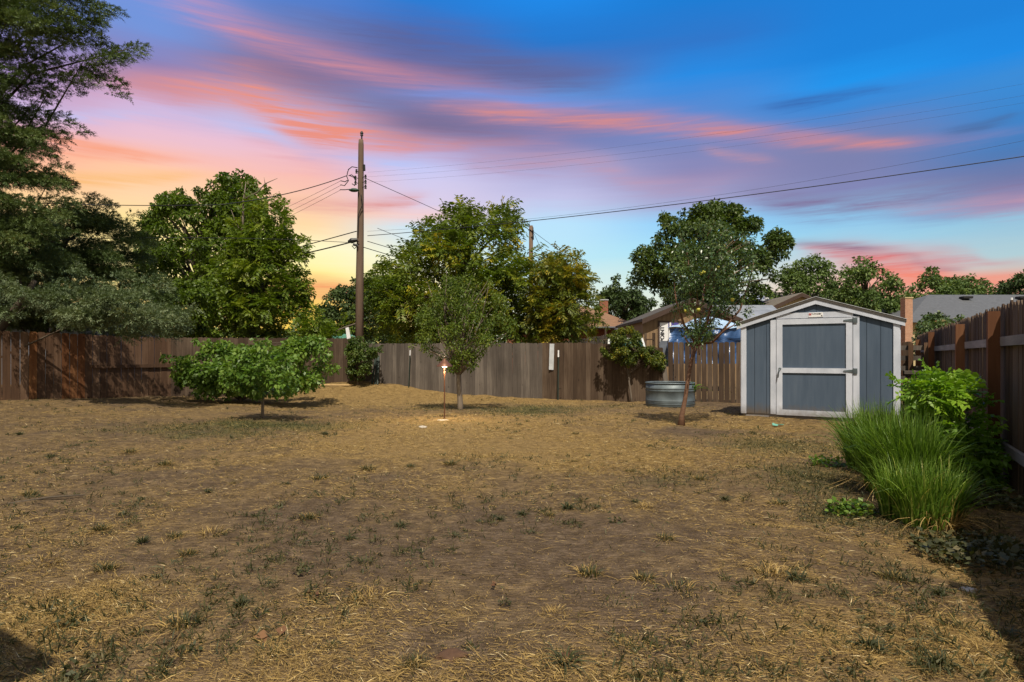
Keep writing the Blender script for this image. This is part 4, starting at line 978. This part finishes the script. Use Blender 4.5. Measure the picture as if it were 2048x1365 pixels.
# ------------------------------------------------------------ lit path lamp
p = ground_at(889, 839)
t = thing('path_light', p, 'slim pole lamp with pagoda shade glowing in the middle of the lawn', 'lamp')
hz_ = 1.14
m = MB(); m.tube([p - Vector((0, 0, .1)), p + Vector((0, 0, hz_))], .013, 10); m.build('pole', M['lamp_copper'], t)
m = MB(); m.lathe(p, [(.17, hz_ - .02), (.165, hz_ + .0), (.09, hz_ + .07), (.03, hz_ + .13), (.018, hz_ + .15), (.001, hz_ + .155)], 28); m.lathe(p, [(.17, hz_ - .02), (.16, hz_ - .012), (.085, hz_ + .06), (.001, hz_ + .10)], 28)
m.build('lamp_shade', M['lamp_copper'], t, smooth=True)
mm, g, b = mat('glowing lamp'); em = g.node('ShaderNodeEmission'); em.inputs[0].default_value = (1, .86, .6, 1); em.inputs[1].default_value = 14
g.l.new(em.outputs[0], g.n['Material Output'].inputs[0])
m = MB(); m.lathe(p, [(.001, hz_ - .035), (.05, hz_ - .03), (.055, hz_ - .012), (.02, hz_ + .01)], 16); m.build('bulb', mm, t, smooth=True)
ld = bpy.data.lights.new('lamp_light', 'POINT'); ld.energy = 90; ld.color = (1, .78, .45); ld.shadow_soft_size = .06
lo = bpy.data.objects.new('lamp_light', ld); lo.location = (0, 0, hz_ - .10); lo.parent = t; col.objects.link(lo)
m = MB(); m.lathe(p, [(.001, .03), (.03, .03), (.035, -.02)], 16); m.build('base', M['lamp_copper'], t)
t = thing('flat_stone', ground_at(885, 842), 'pale stone lying at the foot of the pole lamp', 'stone')
def stone(t, p, rx, ry, rzz, mt, seed=1):
    import bmesh
    bm = bmesh.new(); bmesh.ops.create_icosphere(bm, subdivisions=3, radius=1)
    for v in bm.verts:
        n = v.co.normalized(); k = 1 + .18 * math.sin(n.x * 4 + seed) * math.cos(n.y * 5 + seed * 2) + .1 * math.sin(n.z * 7 + n.x * 5)
        v.co = Vector((n.x * rx, n.y * ry, n.z * rzz)) * k
    me = bpy.data.meshes.new('rock'); bm.to_mesh(me); bm.free()
    return link_mesh('rock', me, mt, t, world=False, smooth=True)
M['stone'] = flat('pale stone', (.42,.38,.33), .9, 0, .2, 20, .2, .5)
stone(t, None, .12, .1, .025, M['stone'])
for (u, v, s, lab) in [(845,856,.09,'pale flat stone left of the lamp stone'),(1935,1183,.05,'small pale rock near the right fence shade'),(905,1315,.07,'reddish brown clod at bottom centre'),(1170,1035,.035,'small white pebble right of centre on the bare soil')]:
    t = thing('flat_stone', ground_at(u, v), lab, 'stone'); stone(t, None, s, s * .8, s * .4, M['stone'] if s != .07 else M['fence_left'], s * 30)

# ------------------------------------------------------------ bits along the fence
def tpost(u, Y, v0, v1, lean, label, white=True):
    p = at(u, Y); zt = H - (v0 - HV) / F * Y
    t = thing('fence_stake', p, label, 'stake')
    a = Vector((p.x, p.y, p.z - .1)); b = Vector((p.x + lean, p.y + .05, zt)); m = MB()
    m.beam(a, b, .035, .008); m.beam(a + Vector((0, .012, 0)), b + Vector((0, .012, 0)), .008, .035); m.build('steel_post', M['tpost'], t)
    if white:
        m = MB(); c = a.lerp(b, .87) + Vector((0, -.008, 0)); m.beam(c, b + Vector((0, -.008, .005)), .042, .02); m.build('white_tip', M['white'], t)
yb = backY(817).y - .25
tpost(817, yb, 701, 772, .05, 'dark steel stake with white tip leaning on the grey fence left of the fruit tree')
tpost(1116, backY(1116).y - .2, 701, 790, .02, 'dark steel stake with white tip beside the hanging white board')
t = thing('leaning_bars', at(746, backY(746).y - .4), 'bundle of dark metal bars leaning in the fence corner beside the vine bush', 'metal bars')
for du, tu in ((744, 752), (750, 756), (755, 758)):
    m = MB(); m.beam(at(du, backY(du).y - .5), at(tu, backY(tu).y - .12, 712), .05, .03); m.build('bar', M['tpost'], t)
q = backY(1103); t = thing('white_board', (q.x, q.y - .03, 1.2), 'white board hanging on the front of the central back fence', 'board')
m = MB(); z1, z0 = 1.35 + 22/F*q.y, 1.35 - 30/F*q.y; m.beam((q.x + .03, q.y - .035, z0), (q.x - .02, q.y - .035, z1), .016, .15, up=Vector((0, -1, 0))) if False else m.box((q.x, q.y - .04, (z0+z1)/2), (.15, .02, z1 - z0), M=Matrix.Rotation(.03, 3, 'Y')); m.build('plank', M['gray_white'], t)
p = ground_at(838, 773); t = thing('bent_pipe', p, 'small bent white pipe sticking out of the grass by the grey fence', 'pipe')
m = MB(); m.tube([p + Vector((-.08, 0, -.02)), p + Vector((-.02, 0, .1)), p + Vector((.04, 0, .13)), p + Vector((.12, -.02, .06))], .018, 8); m.build('tube', M['white'], t, smooth=True)
t = thing('lumber_plank', ground_at(672, 788), 'pale fresh plank lying on the mound by the back fence', 'plank')
a = ground_at(640, 786); b = ground_at(706, 787); m = MB(); m.beam(a + Vector((0, 0, .04)), b + Vector((0, 0, .03)), .14, .04); m.build('plank', flat('fresh pine', (.55,.38,.18), .7), t)
a = ground_at(15, 1012); b = ground_at(170, 994); t = thing('fallen_stick', a, 'long thin dark stick lying on the lawn at far left', 'stick')
m = MB(); m.tube([a + Vector((0, 0, .015)), a.lerp(b, .5) + Vector((0, .02, .03)), b + Vector((0, 0, .02))], [.011, .010, .006], 6); m.build('branch', M['bark'], t)
q = ground_at(1552, 853); t = thing('litter_scrap', q, 'crumpled blue green scrap on the grass before the shed door', 'litter')
m = MB()
for k in range(6): m.box(q + Vector((random.uniform(-.12, .12), random.uniform(-.06, .06), .03)), (.08, .05, .01), tint=.5, M=Matrix.Rotation(random.uniform(-1, 1), 3, 'X') @ Matrix.Rotation(random.uniform(-1, 1), 3, 'Z'))
m.build('scrap', M['teal'], t)
# between shed and right fence: slatted pallet, wooden box, black bin
w0 = Vector((8.55, 12.9)); t = thing('wooden_pallet', (w0.x, w0.y, 0), 'brown slatted wooden pallet standing in the gap behind the shed corner', 'pallet')
ac = math.atan2(-1.48, 2.5); m = MB(); R2 = Matrix.Rotation(ac, 3, 'Z')
for k in (-.28, 0.02, .30): q = R2 @ Vector((k, 0, 0)); m.box((w0.x + q.x, w0.y + q.y, .80), (.09, .05, 1.62), ac)
m.build('upright', M['fence_left'], t); m = MB()
for z in (1.5, 1.28, 1.06, .84, .62, .4): q = R2 @ Vector((0, .05, 0)); m.box((w0.x + q.x, w0.y + q.y, z), (.66, .02, .10), ac)
m.build('slat', M['fence_gray'], t)
w0 = Vector((8.28, 12.2)); t = thing('wooden_box', (w0.x, w0.y, 0), 'weathered wooden planter box beside the right wall of the shed', 'box')
m = MB()
for z in (.15, .33, .51, .69, .87): m.box((w0.x, w0.y, z), (.42, .34, .165), ac)
m.build('planks', M['fence_brown'], t); m = MB(); m.box((w0.x, w0.y, .99), (.52, .42, .06), ac); m.build('lid', M['fence_gray'], t)
w0 = Vector((7.85, 10.9)); t = thing('black_bin', (w0.x, w0.y, 0), 'black plastic bin half hidden behind the yellow green bush', 'bin')
m = MB(); m.lathe((w0.x, w0.y, 0), [(.001, 0), (.20, 0), (.24, .75), (.001, .75)], 24); m.build('body', M['black'], t, smooth=False)
m = MB(); m.lathe((w0.x, w0.y, 0), [(.25, .75), (.255, .79), (.2, .85), (.001, .88)], 24); m.build('lid', M['black'], t); m = MB()
m.tube([(w0.x - .32, w0.y - .2, .93), (w0.x - .1, w0.y - .1, .93), (w0.x + .1, w0.y, 1.0)], .05, 10); m.build('spout', M['black'], t, smooth=True)

# ------------------------------------------------------------ utility poles and wires
PY = 24.0
def px(u, v, Y): return at(u, Y, v)
p = at(718, PY)
t = thing('utility_pole', p, 'tall wooden utility pole with insulators and street lamp behind the fence corner', 'utility pole')
m = MB(); m.tube([p - Vector((0, 0, .3)), px(719.5, 560, PY), px(721.5, 400, PY), px(722, 290, PY), px(722, 280, PY)], [.165, .155, .12, .105, .09], 14); m.build('pole', M['pole'], t, smooth=True)
m = MB(); m.box(px(723.5, 278, PY), (.05, .05, .5)); m.lathe(px(723.5, 268, PY), [(.001, -.1), (.06, -.08), (.05, -.02), (.07, .02), (.03, .1), (.001, .11)], 12); m.build('top_insulator', M['black'], t)
for (u, v) in [(711,356),(711,366),(731,354),(731,364),(731,374),(713,343)]:
    c = px(u, v, PY - .15); m = MB(); m.lathe(c, [(.001, -.09), (.05, -.08), (.03, -.03), (.055, 0), (.03, .04), (.045, .07), (.001, .09)], 10)
    m.tube([c, Vector((px(721, v, PY).x, PY, c.z))], .014, 6); m.build('insulator', M['black'], t)
m = MB(); m.tube([px(728, 330, PY-.1), px(728.5, 342, PY-.1)], .05, 8); m.build('fuse_holder', M['black'], t)
m = MB(); c = px(708, 381, PY - .2)
m.lathe(c, [(.001, -.07), (.12, -.055), (.21, -.01), (.2, .02), (.10, .07), (.001, .075)], 18, sx=1, sy=.6); m.build('street_lamp_head', flat('green lamp metal', (.03,.07,.045), .5), t, smooth=True)
m = MB()
for pts in ([(693,352),(697,362),(689,372),(681,370)], [(697,340),(695,346),(694,352)], [(696,340),(704,334),(715,336)], [(681,362),(690,364),(697,360)], [(680,380),(690,380),(700,379)], [(700,352),(707,355),(712,362)], [(704,368),(710,372)], [(697,352),(703,350),(711,356)], [(722,390),(725,410),(717,430),(716,470)], [(703,487),(710,480),(718,484)], [(704,492),(709,498),(715,492)]):
    m.tube([px(a, b, PY - .2) for a, b in pts], .018, 5)
m.build('jumper_wires', M['cable'], t)
m = MB(); m.tube([px(715, 480, PY-.2), px(703, 482, PY-.25), px(696, 484, PY-.3)], [.07, .11, .04], 8); m.tube([px(716, 492, PY-.2), px(706, 489, PY-.25)], [.05, .05], 8); m.build('cable_splice', M['black'], t)
p2 = at(1062, 37)
t = thing('utility_pole', p2, 'second utility pole farther off between the feathery and golden trees', 'utility pole')
m = MB(); m.tube([p2 - Vector((0, 0, .3)), px(1062, 580, 37), px(1062, 452, 37)], [.16, .14, .12], 12); m.build('pole', M['pole'], t, smooth=True)
m = MB()
for (u, v) in [(1057,460),(1067,462),(1067,474)]: m.tube([px(u, v, 36.8), px(1062, v + 1, 36.9)], [.05, .03], 6)
m.tube([px(1066, 455, 36.8), px(1067, 480, 36.8)], .03, 6); m.build('insulator', M['black'], t)
def wire(a, b, sag, rad, label, n=24, mid=None):
    a = px(*a); b = px(*b); pts = []
    for i in range(n + 1):
        s = i / n; q = a.lerp(b, s); q.z -= sag * 4 * s * (1 - s); pts.append(q)
    t = tag(MB().tube(pts, rad, 5).build('overhead_wire', M['cable'], None, smooth=True), label, 'cable', 'overhead wires on the utility pole')
wire((735, 472, PY-.2), (2200, 290, 15), .22, .013, 'thick black cable sweeping from the utility pole across to the right edge')
wire((735, 463, PY-.2), (2200, 250, 17), .5, .004, 'thin wire just above the thick cable right of the utility pole')
for v, v2 in ((345, 140), (354, 165), (365, 180)):
    wire((736, v, PY-.2), (2200, v2, 17), .35, .0022, {345: 'uppermost of three thin wires running right from the pole', 354: 'middle of three thin wires running right from the pole', 365: 'lowest of three thin wires running right from the pole'}[v])
wire((733, 358, PY-.1), (1100, 530, 45), -.1, .012, 'wire slanting down right from the pole insulators into the feathery tree')
wire((735, 483, PY-.1), (860, 520, 40), 0, .014, 'upper short wire slanting down right from the pole middle')
wire((727, 495, PY-.1), (860, 535, 40), 0, .016, 'lower short wire slanting down right from the pole middle')
wire((755, 457, PY-.1), (850, 495, 34), 0, .01, 'short wire dropping behind the feathery tree beside the thick cable')
wire((693, 352, PY-.1), (440, 410, 19), .15, .016, 'twisted service cable running left from the upper pole fittings')
wire((440, 410, 19), (-200, 392, 14), .1, .012, 'long cable crossing the left spruces toward the left edge')
for v, v2, k in ((362, 478, 'upper'), (371, 490, 'middle'), (380, 500, 'lower')): wire((682, v, PY), (500, v2 - 30, 32), .05, .007, k + ' of three faint wires slanting down left from the pole')
wire((713, 463, PY-.1), (560, 505, 30), 0, .020, 'upper heavy cable running left from the pole middle')
wire((705, 484, PY-.1), (540, 520, 28), .05, .026, 'thick bundled cable running left from the pole middle')
wire((705, 486, PY-.1), (-200, 492, 15.0), -.2, .010, 'low cable passing through the left trees to the left edge')
wire((1066, 463, 37), (1200, 556, 60), .1, .014, 'service wire dropping right from the second utility pole')
wire((1066, 463, 37), (1085, 505, 34), 0, .012, 'short wire dropping to the golden tree from the second pole')

# dead limbs in the broad tree
t = thing('dead_branch', at(484, 26.2, 600), 'bare grey dead limb rising above the bright green tree', 'branch')
m = MB(); Yd = 26.2
m.tube([px(480, 540, Yd+1), px(481, 500, Yd), px(486, 440, Yd), px(487, 400, Yd), px(492, 365, Yd)], [.05, .055, .05, .035, .012], 7)
m.tube([px(487, 400, Yd), px(515, 385, Yd), px(530, 368, Yd), px(555, 357, Yd)], [.04, .035, .025, .008], 6)
m.tube([px(530, 368, Yd), px(528, 355, Yd)], [.015, .005], 5)
m.tube([px(470, 455, Yd), px(468, 435, Yd), px(462, 420, Yd)], [.03, .02, .01], 5); m.tube([px(484, 480, Yd), px(472, 440, Yd)], [.03, .02], 5)
m.build('limb', M['bark_pale'], t, smooth=True)

# ------------------------------------------------------------ houses
def gable_house(name, label, x0, x1, y0, y1, hw, hp, wallm, roofm, axis='y', ov=.35, over_y=.35, roofname='roof', xm=None):
    """axis 'y': ridge runs away from the camera (gable faces it)"""
    t = thing(name, ((x0+x1)/2, (y0+y1)/2, 0), label, 'house'); m = MB()
    if axis == 'y':
        xm = (x0+x1)/2 if xm is None else xm
        m.prism([Vector((x0, y0, -.3)), Vector((x1, y0, -.3)), Vector((x1, y0, hw)), Vector((xm, y0, hp)), Vector((x0, y0, hw))], Vector((0, y1-y0, 0))); m.build('wall', M[wallm], t)
        m = MB()
        for xo, sg in ((x0, -1), (x1, 1)):
            sl = (hp-hw) / abs(xm-xo); zo = hw - sl * ov
            m.prism([Vector((xm, y0-over_y, hp+.02)), Vector((xo+sg*ov, y0-over_y, zo+.02)), Vector((xo+sg*ov, y0-over_y, zo+.16)), Vector((xm, y0-over_y, hp+.16))], Vector((0, y1-y0+2*over_y, 0)))
        r = m.build(roofname, M[roofm], t)
        m = MB()
        for xo, sg in ((x0, -1), (x1, 1)):
            sl = (hp-hw) / abs(xm-xo); zo = hw - sl * ov
            m.prism([Vector((xm, y0-over_y-.03, hp-.10)), Vector((xo+sg*ov, y0-over_y-.03, zo-.10)), Vector((xo+sg*ov, y0-over_y-.03, zo+.13)), Vector((xm, y0-over_y-.03, hp+.13))], Vector((0, .026, 0)))
        m.build('fascia', M['dark_brown'], t)
    else:
        ym = (y0+y1)/2
        m.prism([Vector((x0, y0, -.3)), Vector((x0, y1, -.3)), Vector((x0, y1, hw)), Vector((x0, ym, hp)), Vector((x0, y0, hw))], Vector((x1-x0, 0, 0))); m.build('wall', M[wallm], t)
        m = MB()
        for yo, sg in ((y0, -1), (y1, 1)):
            sl = (hp-hw) / abs(ym-yo); zo = hw - sl * ov
            m.prism([Vector((x0-ov, ym, hp+.02)), Vector((x0-ov, yo+sg*ov, zo+.02)), Vector((x0-ov, yo+sg*ov, zo+.16)), Vector((x0-ov, ym, hp+.16))], Vector((x1-x0+2*ov, 0, 0)))
        r = m.build(roofname, M[roofm], t)
        m = MB(); m.box(((x0+x1)/2, y0-ov-.02, hw-.16*0-(hp-hw)/abs(ym-y0)*ov + .04), (x1-x0+2*ov, .03, .22)); m.build('fascia', M['fascia_gray'], t)
    return t, r
def window(t, x0, x1, z0, z1, y, fm='dark_brown', pm='glass'):
    m = MB(); w = .09
    m.box(((x0+x1)/2, y-.02, z1+w/2), (x1-x0+2*w, .06, w)); m.box(((x0+x1)/2, y-.02, z0-w/2), (x1-x0+2*w, .06, w)); m.box((x0-w/2, y-.02, (z0+z1)/2), (w, .06, z1-z0)); m.box((x1+w/2, y-.02, (z0+z1)/2), (w, .06, z1-z0))
    f = m.build('window', M[fm], t)
    m = MB(); m.box(((x0+x1)/2, y-.012, (z0+z1)/2), (x1-x0, .02, z1-z0)); m.build('pane', M[pm], f); return f
def hip(t, x0, x1, y0, y1, hw, hp, inset, roofm, ov=.4):
    x0 -= ov; x1 += ov; y0 -= ov; y1 += ov; ym = (y0+y1)/2; z = hw - .05
    vs = [(x0,y0,z),(x1,y0,z),(x1,y1,z),(x0,y1,z),(x0+inset,ym,hp),(x1-inset,ym,hp)]
    m = MB(); m.add(vs, [(0,1,5,4),(1,2,5),(2,3,4,5),(3,0,4),(0,3,2,1)]); r = m.build('roof', M[roofm], t)
    m = MB(); m.box(((x0+x1)/2, y0-.02, z-.06), (x1-x0+.04, .04, .2)); m.box((x1+.02, ym, z-.06), (.04, y1-y0, .2)); m.box((x0-.02, ym, z-.06), (.04, y1-y0, .2)); m.build('fascia', M['fascia_gray'], t); return r
def chim(r, x, y, z0, z1, w, mt='brick', cap='gray_white'):
    m = MB(); m.box((x, y, (z0+z1)/2), (w, w, z1-z0)); c = m.build('chimney', M[mt], r)
    m = MB(); m.box((x, y, z1+.03), (w+.08, w+.08, .07)); m.build('cap', M[cap], c)
# brick house with brown hip roof
t = thing('brick_house', (5, 45, 0), 'brick house with brown hipped roof behind the golden tree', 'house')
m = MB(); m.box((4.2, 46.5, 1.5), (9.2, 9, 3.4)); m.build('wall', M['brick'], t)
r = hip(t, -.4, 8.8, 42, 51, 3.32, 5.1, 3.4, 'roof_brown')
chim(r, 7.1, 46.5, 3.9, 5.55, .6)
window(t, 7.8, 8.3, 1.7, 2.6, 42, 'white')
m = MB(); m.box((5.6, 40.6, 3.18), (3.0, 1.9, .08)); m.build('porch_roof', M['fascia_gray'], t); m = MB(); m.box((6.2, 39.75, 1.5), (.12, .12, 3.3)); m.build('porch_post', M['dark_brown'], t)
# brown garage with gable
t, r = gable_house('brown_garage', 'brown plywood sided garage with gable and stickered window behind the fence', 6.55, 11.3, 30, 37, 3.02, 4.02, 'brown_siding', 'roof_dark', ov=.12)
f = window(t, 7.38, 8.42, 1.86, 2.96, 30, 'dark_brown', 'white')
m = MB(); m.box((7.9, 29.955, 2.41), (.07, .03, 1.1)); m.build('mullion', M['white'], f)
m = MB(); m.box((7.83, 29.965, 2.41), (.04, .012, 1.08)); m.box((8.14, 29.965, 2.62), (.36, .012, .66)); m.build('sticker', M['purple'], f)
m = MB(); m.box((8.15, 29.955, 2.43), (.10, .012, .09)); m.box((8.03, 29.955, 2.62), (.08, .012, .08)); m.box((8.03, 29.955, 2.78), (.08, .012, .08)); m.box((8.26, 29.955, 2.6), (.08, .012, .5)); m.build('sticker_squares', M['white'], f)
text('POINT', .27, 7.60 - 8.925, 29.962 - 33.5, 1.98, M['ink'], t, 'sticker_lettering', (math.pi/2, -math.pi/2, 0))
# garden trellis and chair before garage
t = thing('wooden_trellis', (6.4, 27.5, 0), 'pair of dark posts joined by a bar in front of the brown garage', 'trellis')
m = MB(); m.box((6.12, 27.5, 1.1), (.09, .09, 2.5)); m.box((6.5, 27.5, 1.1), (.12, .09, 2.5)); m.build('post', M['fence_right'], t); m = MB(); m.beam((6.12, 27.45, 2.05), (6.5, 27.45, 2.05), .03, .05); m.build('crossbar', M['fence_right'], t)
t = thing('garden_chair', (6.55, 26, 0), 'grey high backed chair showing above the sagging fence panel', 'chair')
m = MB(); m.box((6.6, 25.5, .9), (.55, .5, .1)); m.build('seat', M['fascia_gray'], t); m = MB(); m.prism([Vector((6.34, 25.8, .95)), Vector((6.86, 25.8, .95)), Vector((6.86, 25.8, 1.8)), Vector((6.8, 25.8, 1.95)), Vector((6.4, 25.8, 1.95)), Vector((6.34, 25.8, 1.8))], Vector((0, .07, 0))); m.build('backrest', M['fascia_gray'], t)
for dx in (-.22, .22):
    for dy in (-.2, .2): m = MB(); m.box((6.6+dx, 25.5+dy, .42), (.05, .05, .86)); m.build('leg', M['fascia_gray'], t)
# tan and grey house behind the shed
t, r = gable_house('tan_house', 'cream gabled house with dark brown fascia directly behind the shed', 14.6, 21.8, 38, 48, 3.45, 5.10, 'cream', 'roof_tan', ov=.5)
t, r = gable_house('metal_roof_house', 'long house with pale metal roof beyond the cream gable', 15.2, 26.2, 46, 56, 3.6, 6.4, 'cream', 'roof_metal', 'x', .3)
m = MB(); m.prism([Vector((21.6, 45.66, 3.66)), Vector((26.6, 45.66, 3.66)), Vector((26.6, 51, 6.62)), Vector((21.6, 51, 6.62))], Vector((0, 0, .05))); m.build('shingle_section', M['roof_tan'], r)
chim(r, 24.0, 51, 6.0, 7.0, .55, 'brick_tan'); m = MB(); m.lathe((21.2, 50, 6.1), [(.18, -.1), (.18, .12), (.25, .14), (.001, .2)], 12); m.build('roof_vent', M['white'], r)
# lean to roof left of the cream gable
t, r = gable_house('low_outbuilding', 'low pale metal roofed outbuilding between garage and cream gable', 11.9, 15.2, 33, 38.5, 2.9, 4.15, 'dark_brown', 'roof_metal', 'x', .3)
# charcoal roof house
t = thing('charcoal_roof_house', (34, 45, 0), 'house with wide charcoal shingle roof beyond the right fence', 'house')
m = MB(); m.box((36.4, 46, 1.7), (18.5, 10, 3.9)); m.build('wall', M['cream'], t)
r = hip(t, 27.2, 45.6, 41, 51, 3.75, 5.95, 5.2, 'roof_gray', .5)
for x in (33.9, 38.1): m = MB(); m.box((x, 44.8, 5.62), (.7, .5, .16)); m.build('roof_vent', M['black'], r)
m = MB(); m.tube([(36.3, 43.6, 4.6), (36.3, 43.6, 5.5)], .07, 8); m.build('vent_pipe', M['white'], r)
m = MB(); m.box((26.3, 40, 2.4), (.5, .5, 5.4)); c = m.build('chimney', M['brick_tan'], t); m = MB(); m.box((26.3, 40, 5.13), (.56, .56, .08)); m.build('cap', M['cream'], c)
# pale low roofs beyond the left fence
t, r = gable_house('left_outbuilding', 'low outbuilding with pale grey roof edges seen below the left spruce', -24.5, -17.6, 24.5, 30, 2.65, 3.5, 'fascia_gray', 'roof_metal', 'x', .3)
# blue tarp canopy
def tarp_tent():
    t = thing('tarp_canopy', at(1405, 23.6), 'blue tarpaulin canopy with pale top standing behind the back fence', 'canopy')
    x0, x1, y0, y1 = 6.18, 9.0, 23.6, 26.4; zt = 2.38; zp = 2.95; xm, ym = 7.7, 25.0
    sk = lambda v: Vector((v.x + (v.y - y0) * .34, v.y, v.z))
    for x in (x0, x1):
        for y in (y0, y1): m = MB(); m.tube([sk(Vector((x, y, -.1))), sk(Vector((x, y, zt)))], .025, 8); m.build('pole', M['white'], t)
    def sheet(fn, nu, nv, nm, mt):
        m = MB(); vs = [sk(fn(i / nu, j / nv)) for j in range(nv + 1) for i in range(nu + 1)]
        m.add(vs, [(j*(nu+1)+i, j*(nu+1)+i+1, (j+1)*(nu+1)+i+1, (j+1)*(nu+1)+i) for j in range(nv) for i in range(nu)]); m.build(nm, M[mt], t, smooth=True)
    def wav(a, b): return .06 * math.sin(a * 17 + 4 * b) + .04 * math.sin(a * 41 - 9 * b) + .03 * math.sin(b * 13 + a * 5)
    sheet(lambda a, b: Vector((x0 + (x1-x0)*a, y0 - .04 - wav(a, b), 1.0 + (zt - .02 - 1.0 + .05 * math.sin(a * 9)) * b)), 60, 20, 'front_sheet', 'tarp')
    sheet(lambda a, b: Vector((x0 - .03 - wav(a, b) * .5, y0 + (y1-y0)*a, 1.0 + (zt - 1.0) * b)), 30, 12, 'side_sheet', 'tarp')
    def roof(a, b):
        x = x0 - .08 + (x1-x0+.16)*a; y = y0 - .1 + (y1-y0+.2)*b
        k = 1 - max(abs(x-xm)/1.5, abs(y-ym)/1.5); return Vector((x, y, zt + .03 + (zp-zt)*max(0, k) + .04*math.sin(a*14+b*9)))
    sheet(roof, 40, 30, 'roof_sheet', 'tarp_light')
tarp_tent()
# white pickup behind the fence
def truck():
    x, y = 4.75, 25.6; t = thing('parked_truck', (x, y, 0), 'white cab of a parked truck with teal windows showing over the fence', 'truck')
    m = MB(); m.prism([Vector((x-.9, y-2.4, .45)), Vector((x-.9, y+2.6, .45)), Vector((x-.9, y+2.6, 1.2)), Vector((x-.9, y-2.4, 1.15))], Vector((1.8, 0, 0))); m.build('body', M['vehicle_paint'], t)
    zt = 2.02; m = MB(); 
    m.prism([Vector((x-.78, y-1.1, 1.2)), Vector((x-.62, y-.5, zt)), Vector((x-.62, y+1.0, zt)), Vector((x-.8, y+1.4, 1.2))], Vector((.02, 0, 0)))
    for sx in (-1, 1):
        for (ya, yb_) in ((-1.1, -.5), (1.4, 1.0)): m.tube([(x+sx*.82, y+ya, 1.18), (x+sx*.70, y+yb_, zt-.04)], .045, 6)
    m.box((x, y+.25, zt), (1.46, 1.55, .07)); m.build('cab', M['vehicle_paint'], t)
    m = MB(); m.add([(x-.76, y-1.06, 1.2), (x+.76, y-1.06, 1.2), (x+.64, y-.52, zt-.05), (x-.64, y-.52, zt-.05)], [(0,1,2,3)]); m.add([(x-.79, y-.95, 1.22), (x-.66, y-.5, zt-.06), (x-.66, y+.95, zt-.06), (x-.8, y+1.3, 1.22)], [(0,1,2,3)]); m.add([(x+.79, y-.95, 1.22), (x+.66, y-.5, zt-.06), (x+.66, y+.95, zt-.06), (x+.8, y+1.3, 1.22)], [(0,1,2,3)]); m.build('windows', M['teal_glass'], t)
    for sx in (-1, 1):
        for sy in (-1.6, 1.7):
            m = MB(); c = Vector((x+sx*.85, y+sy, .36)); m.tube([c-Vector((.11,0,0)), c+Vector((.11,0,0))], .36, 20); m.build('wheel', M['rubber'], t)
    for sx in (-.65, .65): m = MB(); m.box((x+sx, y-2.42, .9), (.3, .06, .16)); m.build('headlight', M['gray_white'], t)
truck()
# teal covered frame left of the pole
t = thing('draped_canopy', at(690, 24.5), 'white draped frame and teal cover showing over the fence left of the pole', 'canopy')
m = MB(); m.tube([px(672, 662, 24.5), px(695, 653, 24.5), px(720, 645, 24.5)], .03, 6); m.tube([px(697, 654, 24.5), px(698, 700, 24.5)], .03, 6); m.build('pole', M['bark_pale'], t)
m = MB(); m.prism([px(691, 656, 24.4), px(697, 655, 24.4), px(702, 680, 24.4), px(694, 680, 24.4)], Vector((0, .05, 0))); m.build('cloth', M['white'], t)
m = MB(); m.prism([px(665, 672, 24.6), px(683, 673, 24.6), px(688, 668, 24.6), px(705, 676, 24.6), px(705, 690, 24.6), px(665, 690, 24.6)], Vector((0, 1.2, 0))); m.build('cover', M['teal'], t)

# added roof out of view; its corner casts the lower left shade
def shading():
    c = Vector((-1.83, .93)); e1 = Vector((-.86, .51)); e2 = Vector((-.51, -.86))
    t = thing('shading_cover', (c.x, c.y, 0), 'added unseen patio cover beside the viewpoint casting shade on the lower left lawn', 'patio cover')
    P = [c, c + e1 * 3, c + e1 * 3 + e2 * 3.5, c + e2 * 3.5]
    m = MB(); m.prism([Vector((q.x, q.y, 2.6)) for q in P], Vector((0, 0, .12))); m.build('roof', M['roof_dark'], t)
    q = c + e1 * 2.6 + e2 * .3; m = MB(); m.box((q.x, q.y, 1.25), (.1, .1, 2.7)); m.build('post', M['white'], t)
    q = c + e1 * .3 + e2 * 3.2; m = MB(); m.box((q.x, q.y, 1.25), (.1, .1, 2.7)); m.build('post', M['white'], t)
shading()
# dead leaves blown onto the lawn
for (u, v, sz, lab) in [(548, 1278, .055, 'curled brown dead leaf lying left of bottom centre'), (1130, 1325, .05, 'dark crumpled dead leaf near the bottom edge centre'),
                        (632, 1195, .03, 'small dark dead leaf on the bare soil left of centre'), (20, 800, .07, 'pile of brown dead leaves at the foot of the left fence'), (985, 1175, .03, 'tiny reddish dead leaf in the middle of the bare patch')]:
    q = ground_at(u, v); t = thing('dead_leaf', q, lab, 'dead leaf'); r_ = np.random.RandomState(u); n = 3 if sz < .07 else 60
    B = np.tile([q.x, q.y, q.z + .02], (n, 1)) + (r_.normal(0, 1, (n, 3)) * ([.01, .01, .005] if n == 3 else [.3, .1, .03]))
    np_quads('blade', leaf_quads(B, r_.normal(0, 1, (n, 3)) * [1, 1, .3], nrmz(r_.normal(0, .5, (n, 3)) + [0, 0, 1]), np.full(n, sz * 1.3), np.full(n, sz)), r_.rand(n) * .5, M['dead_leaf'], t)
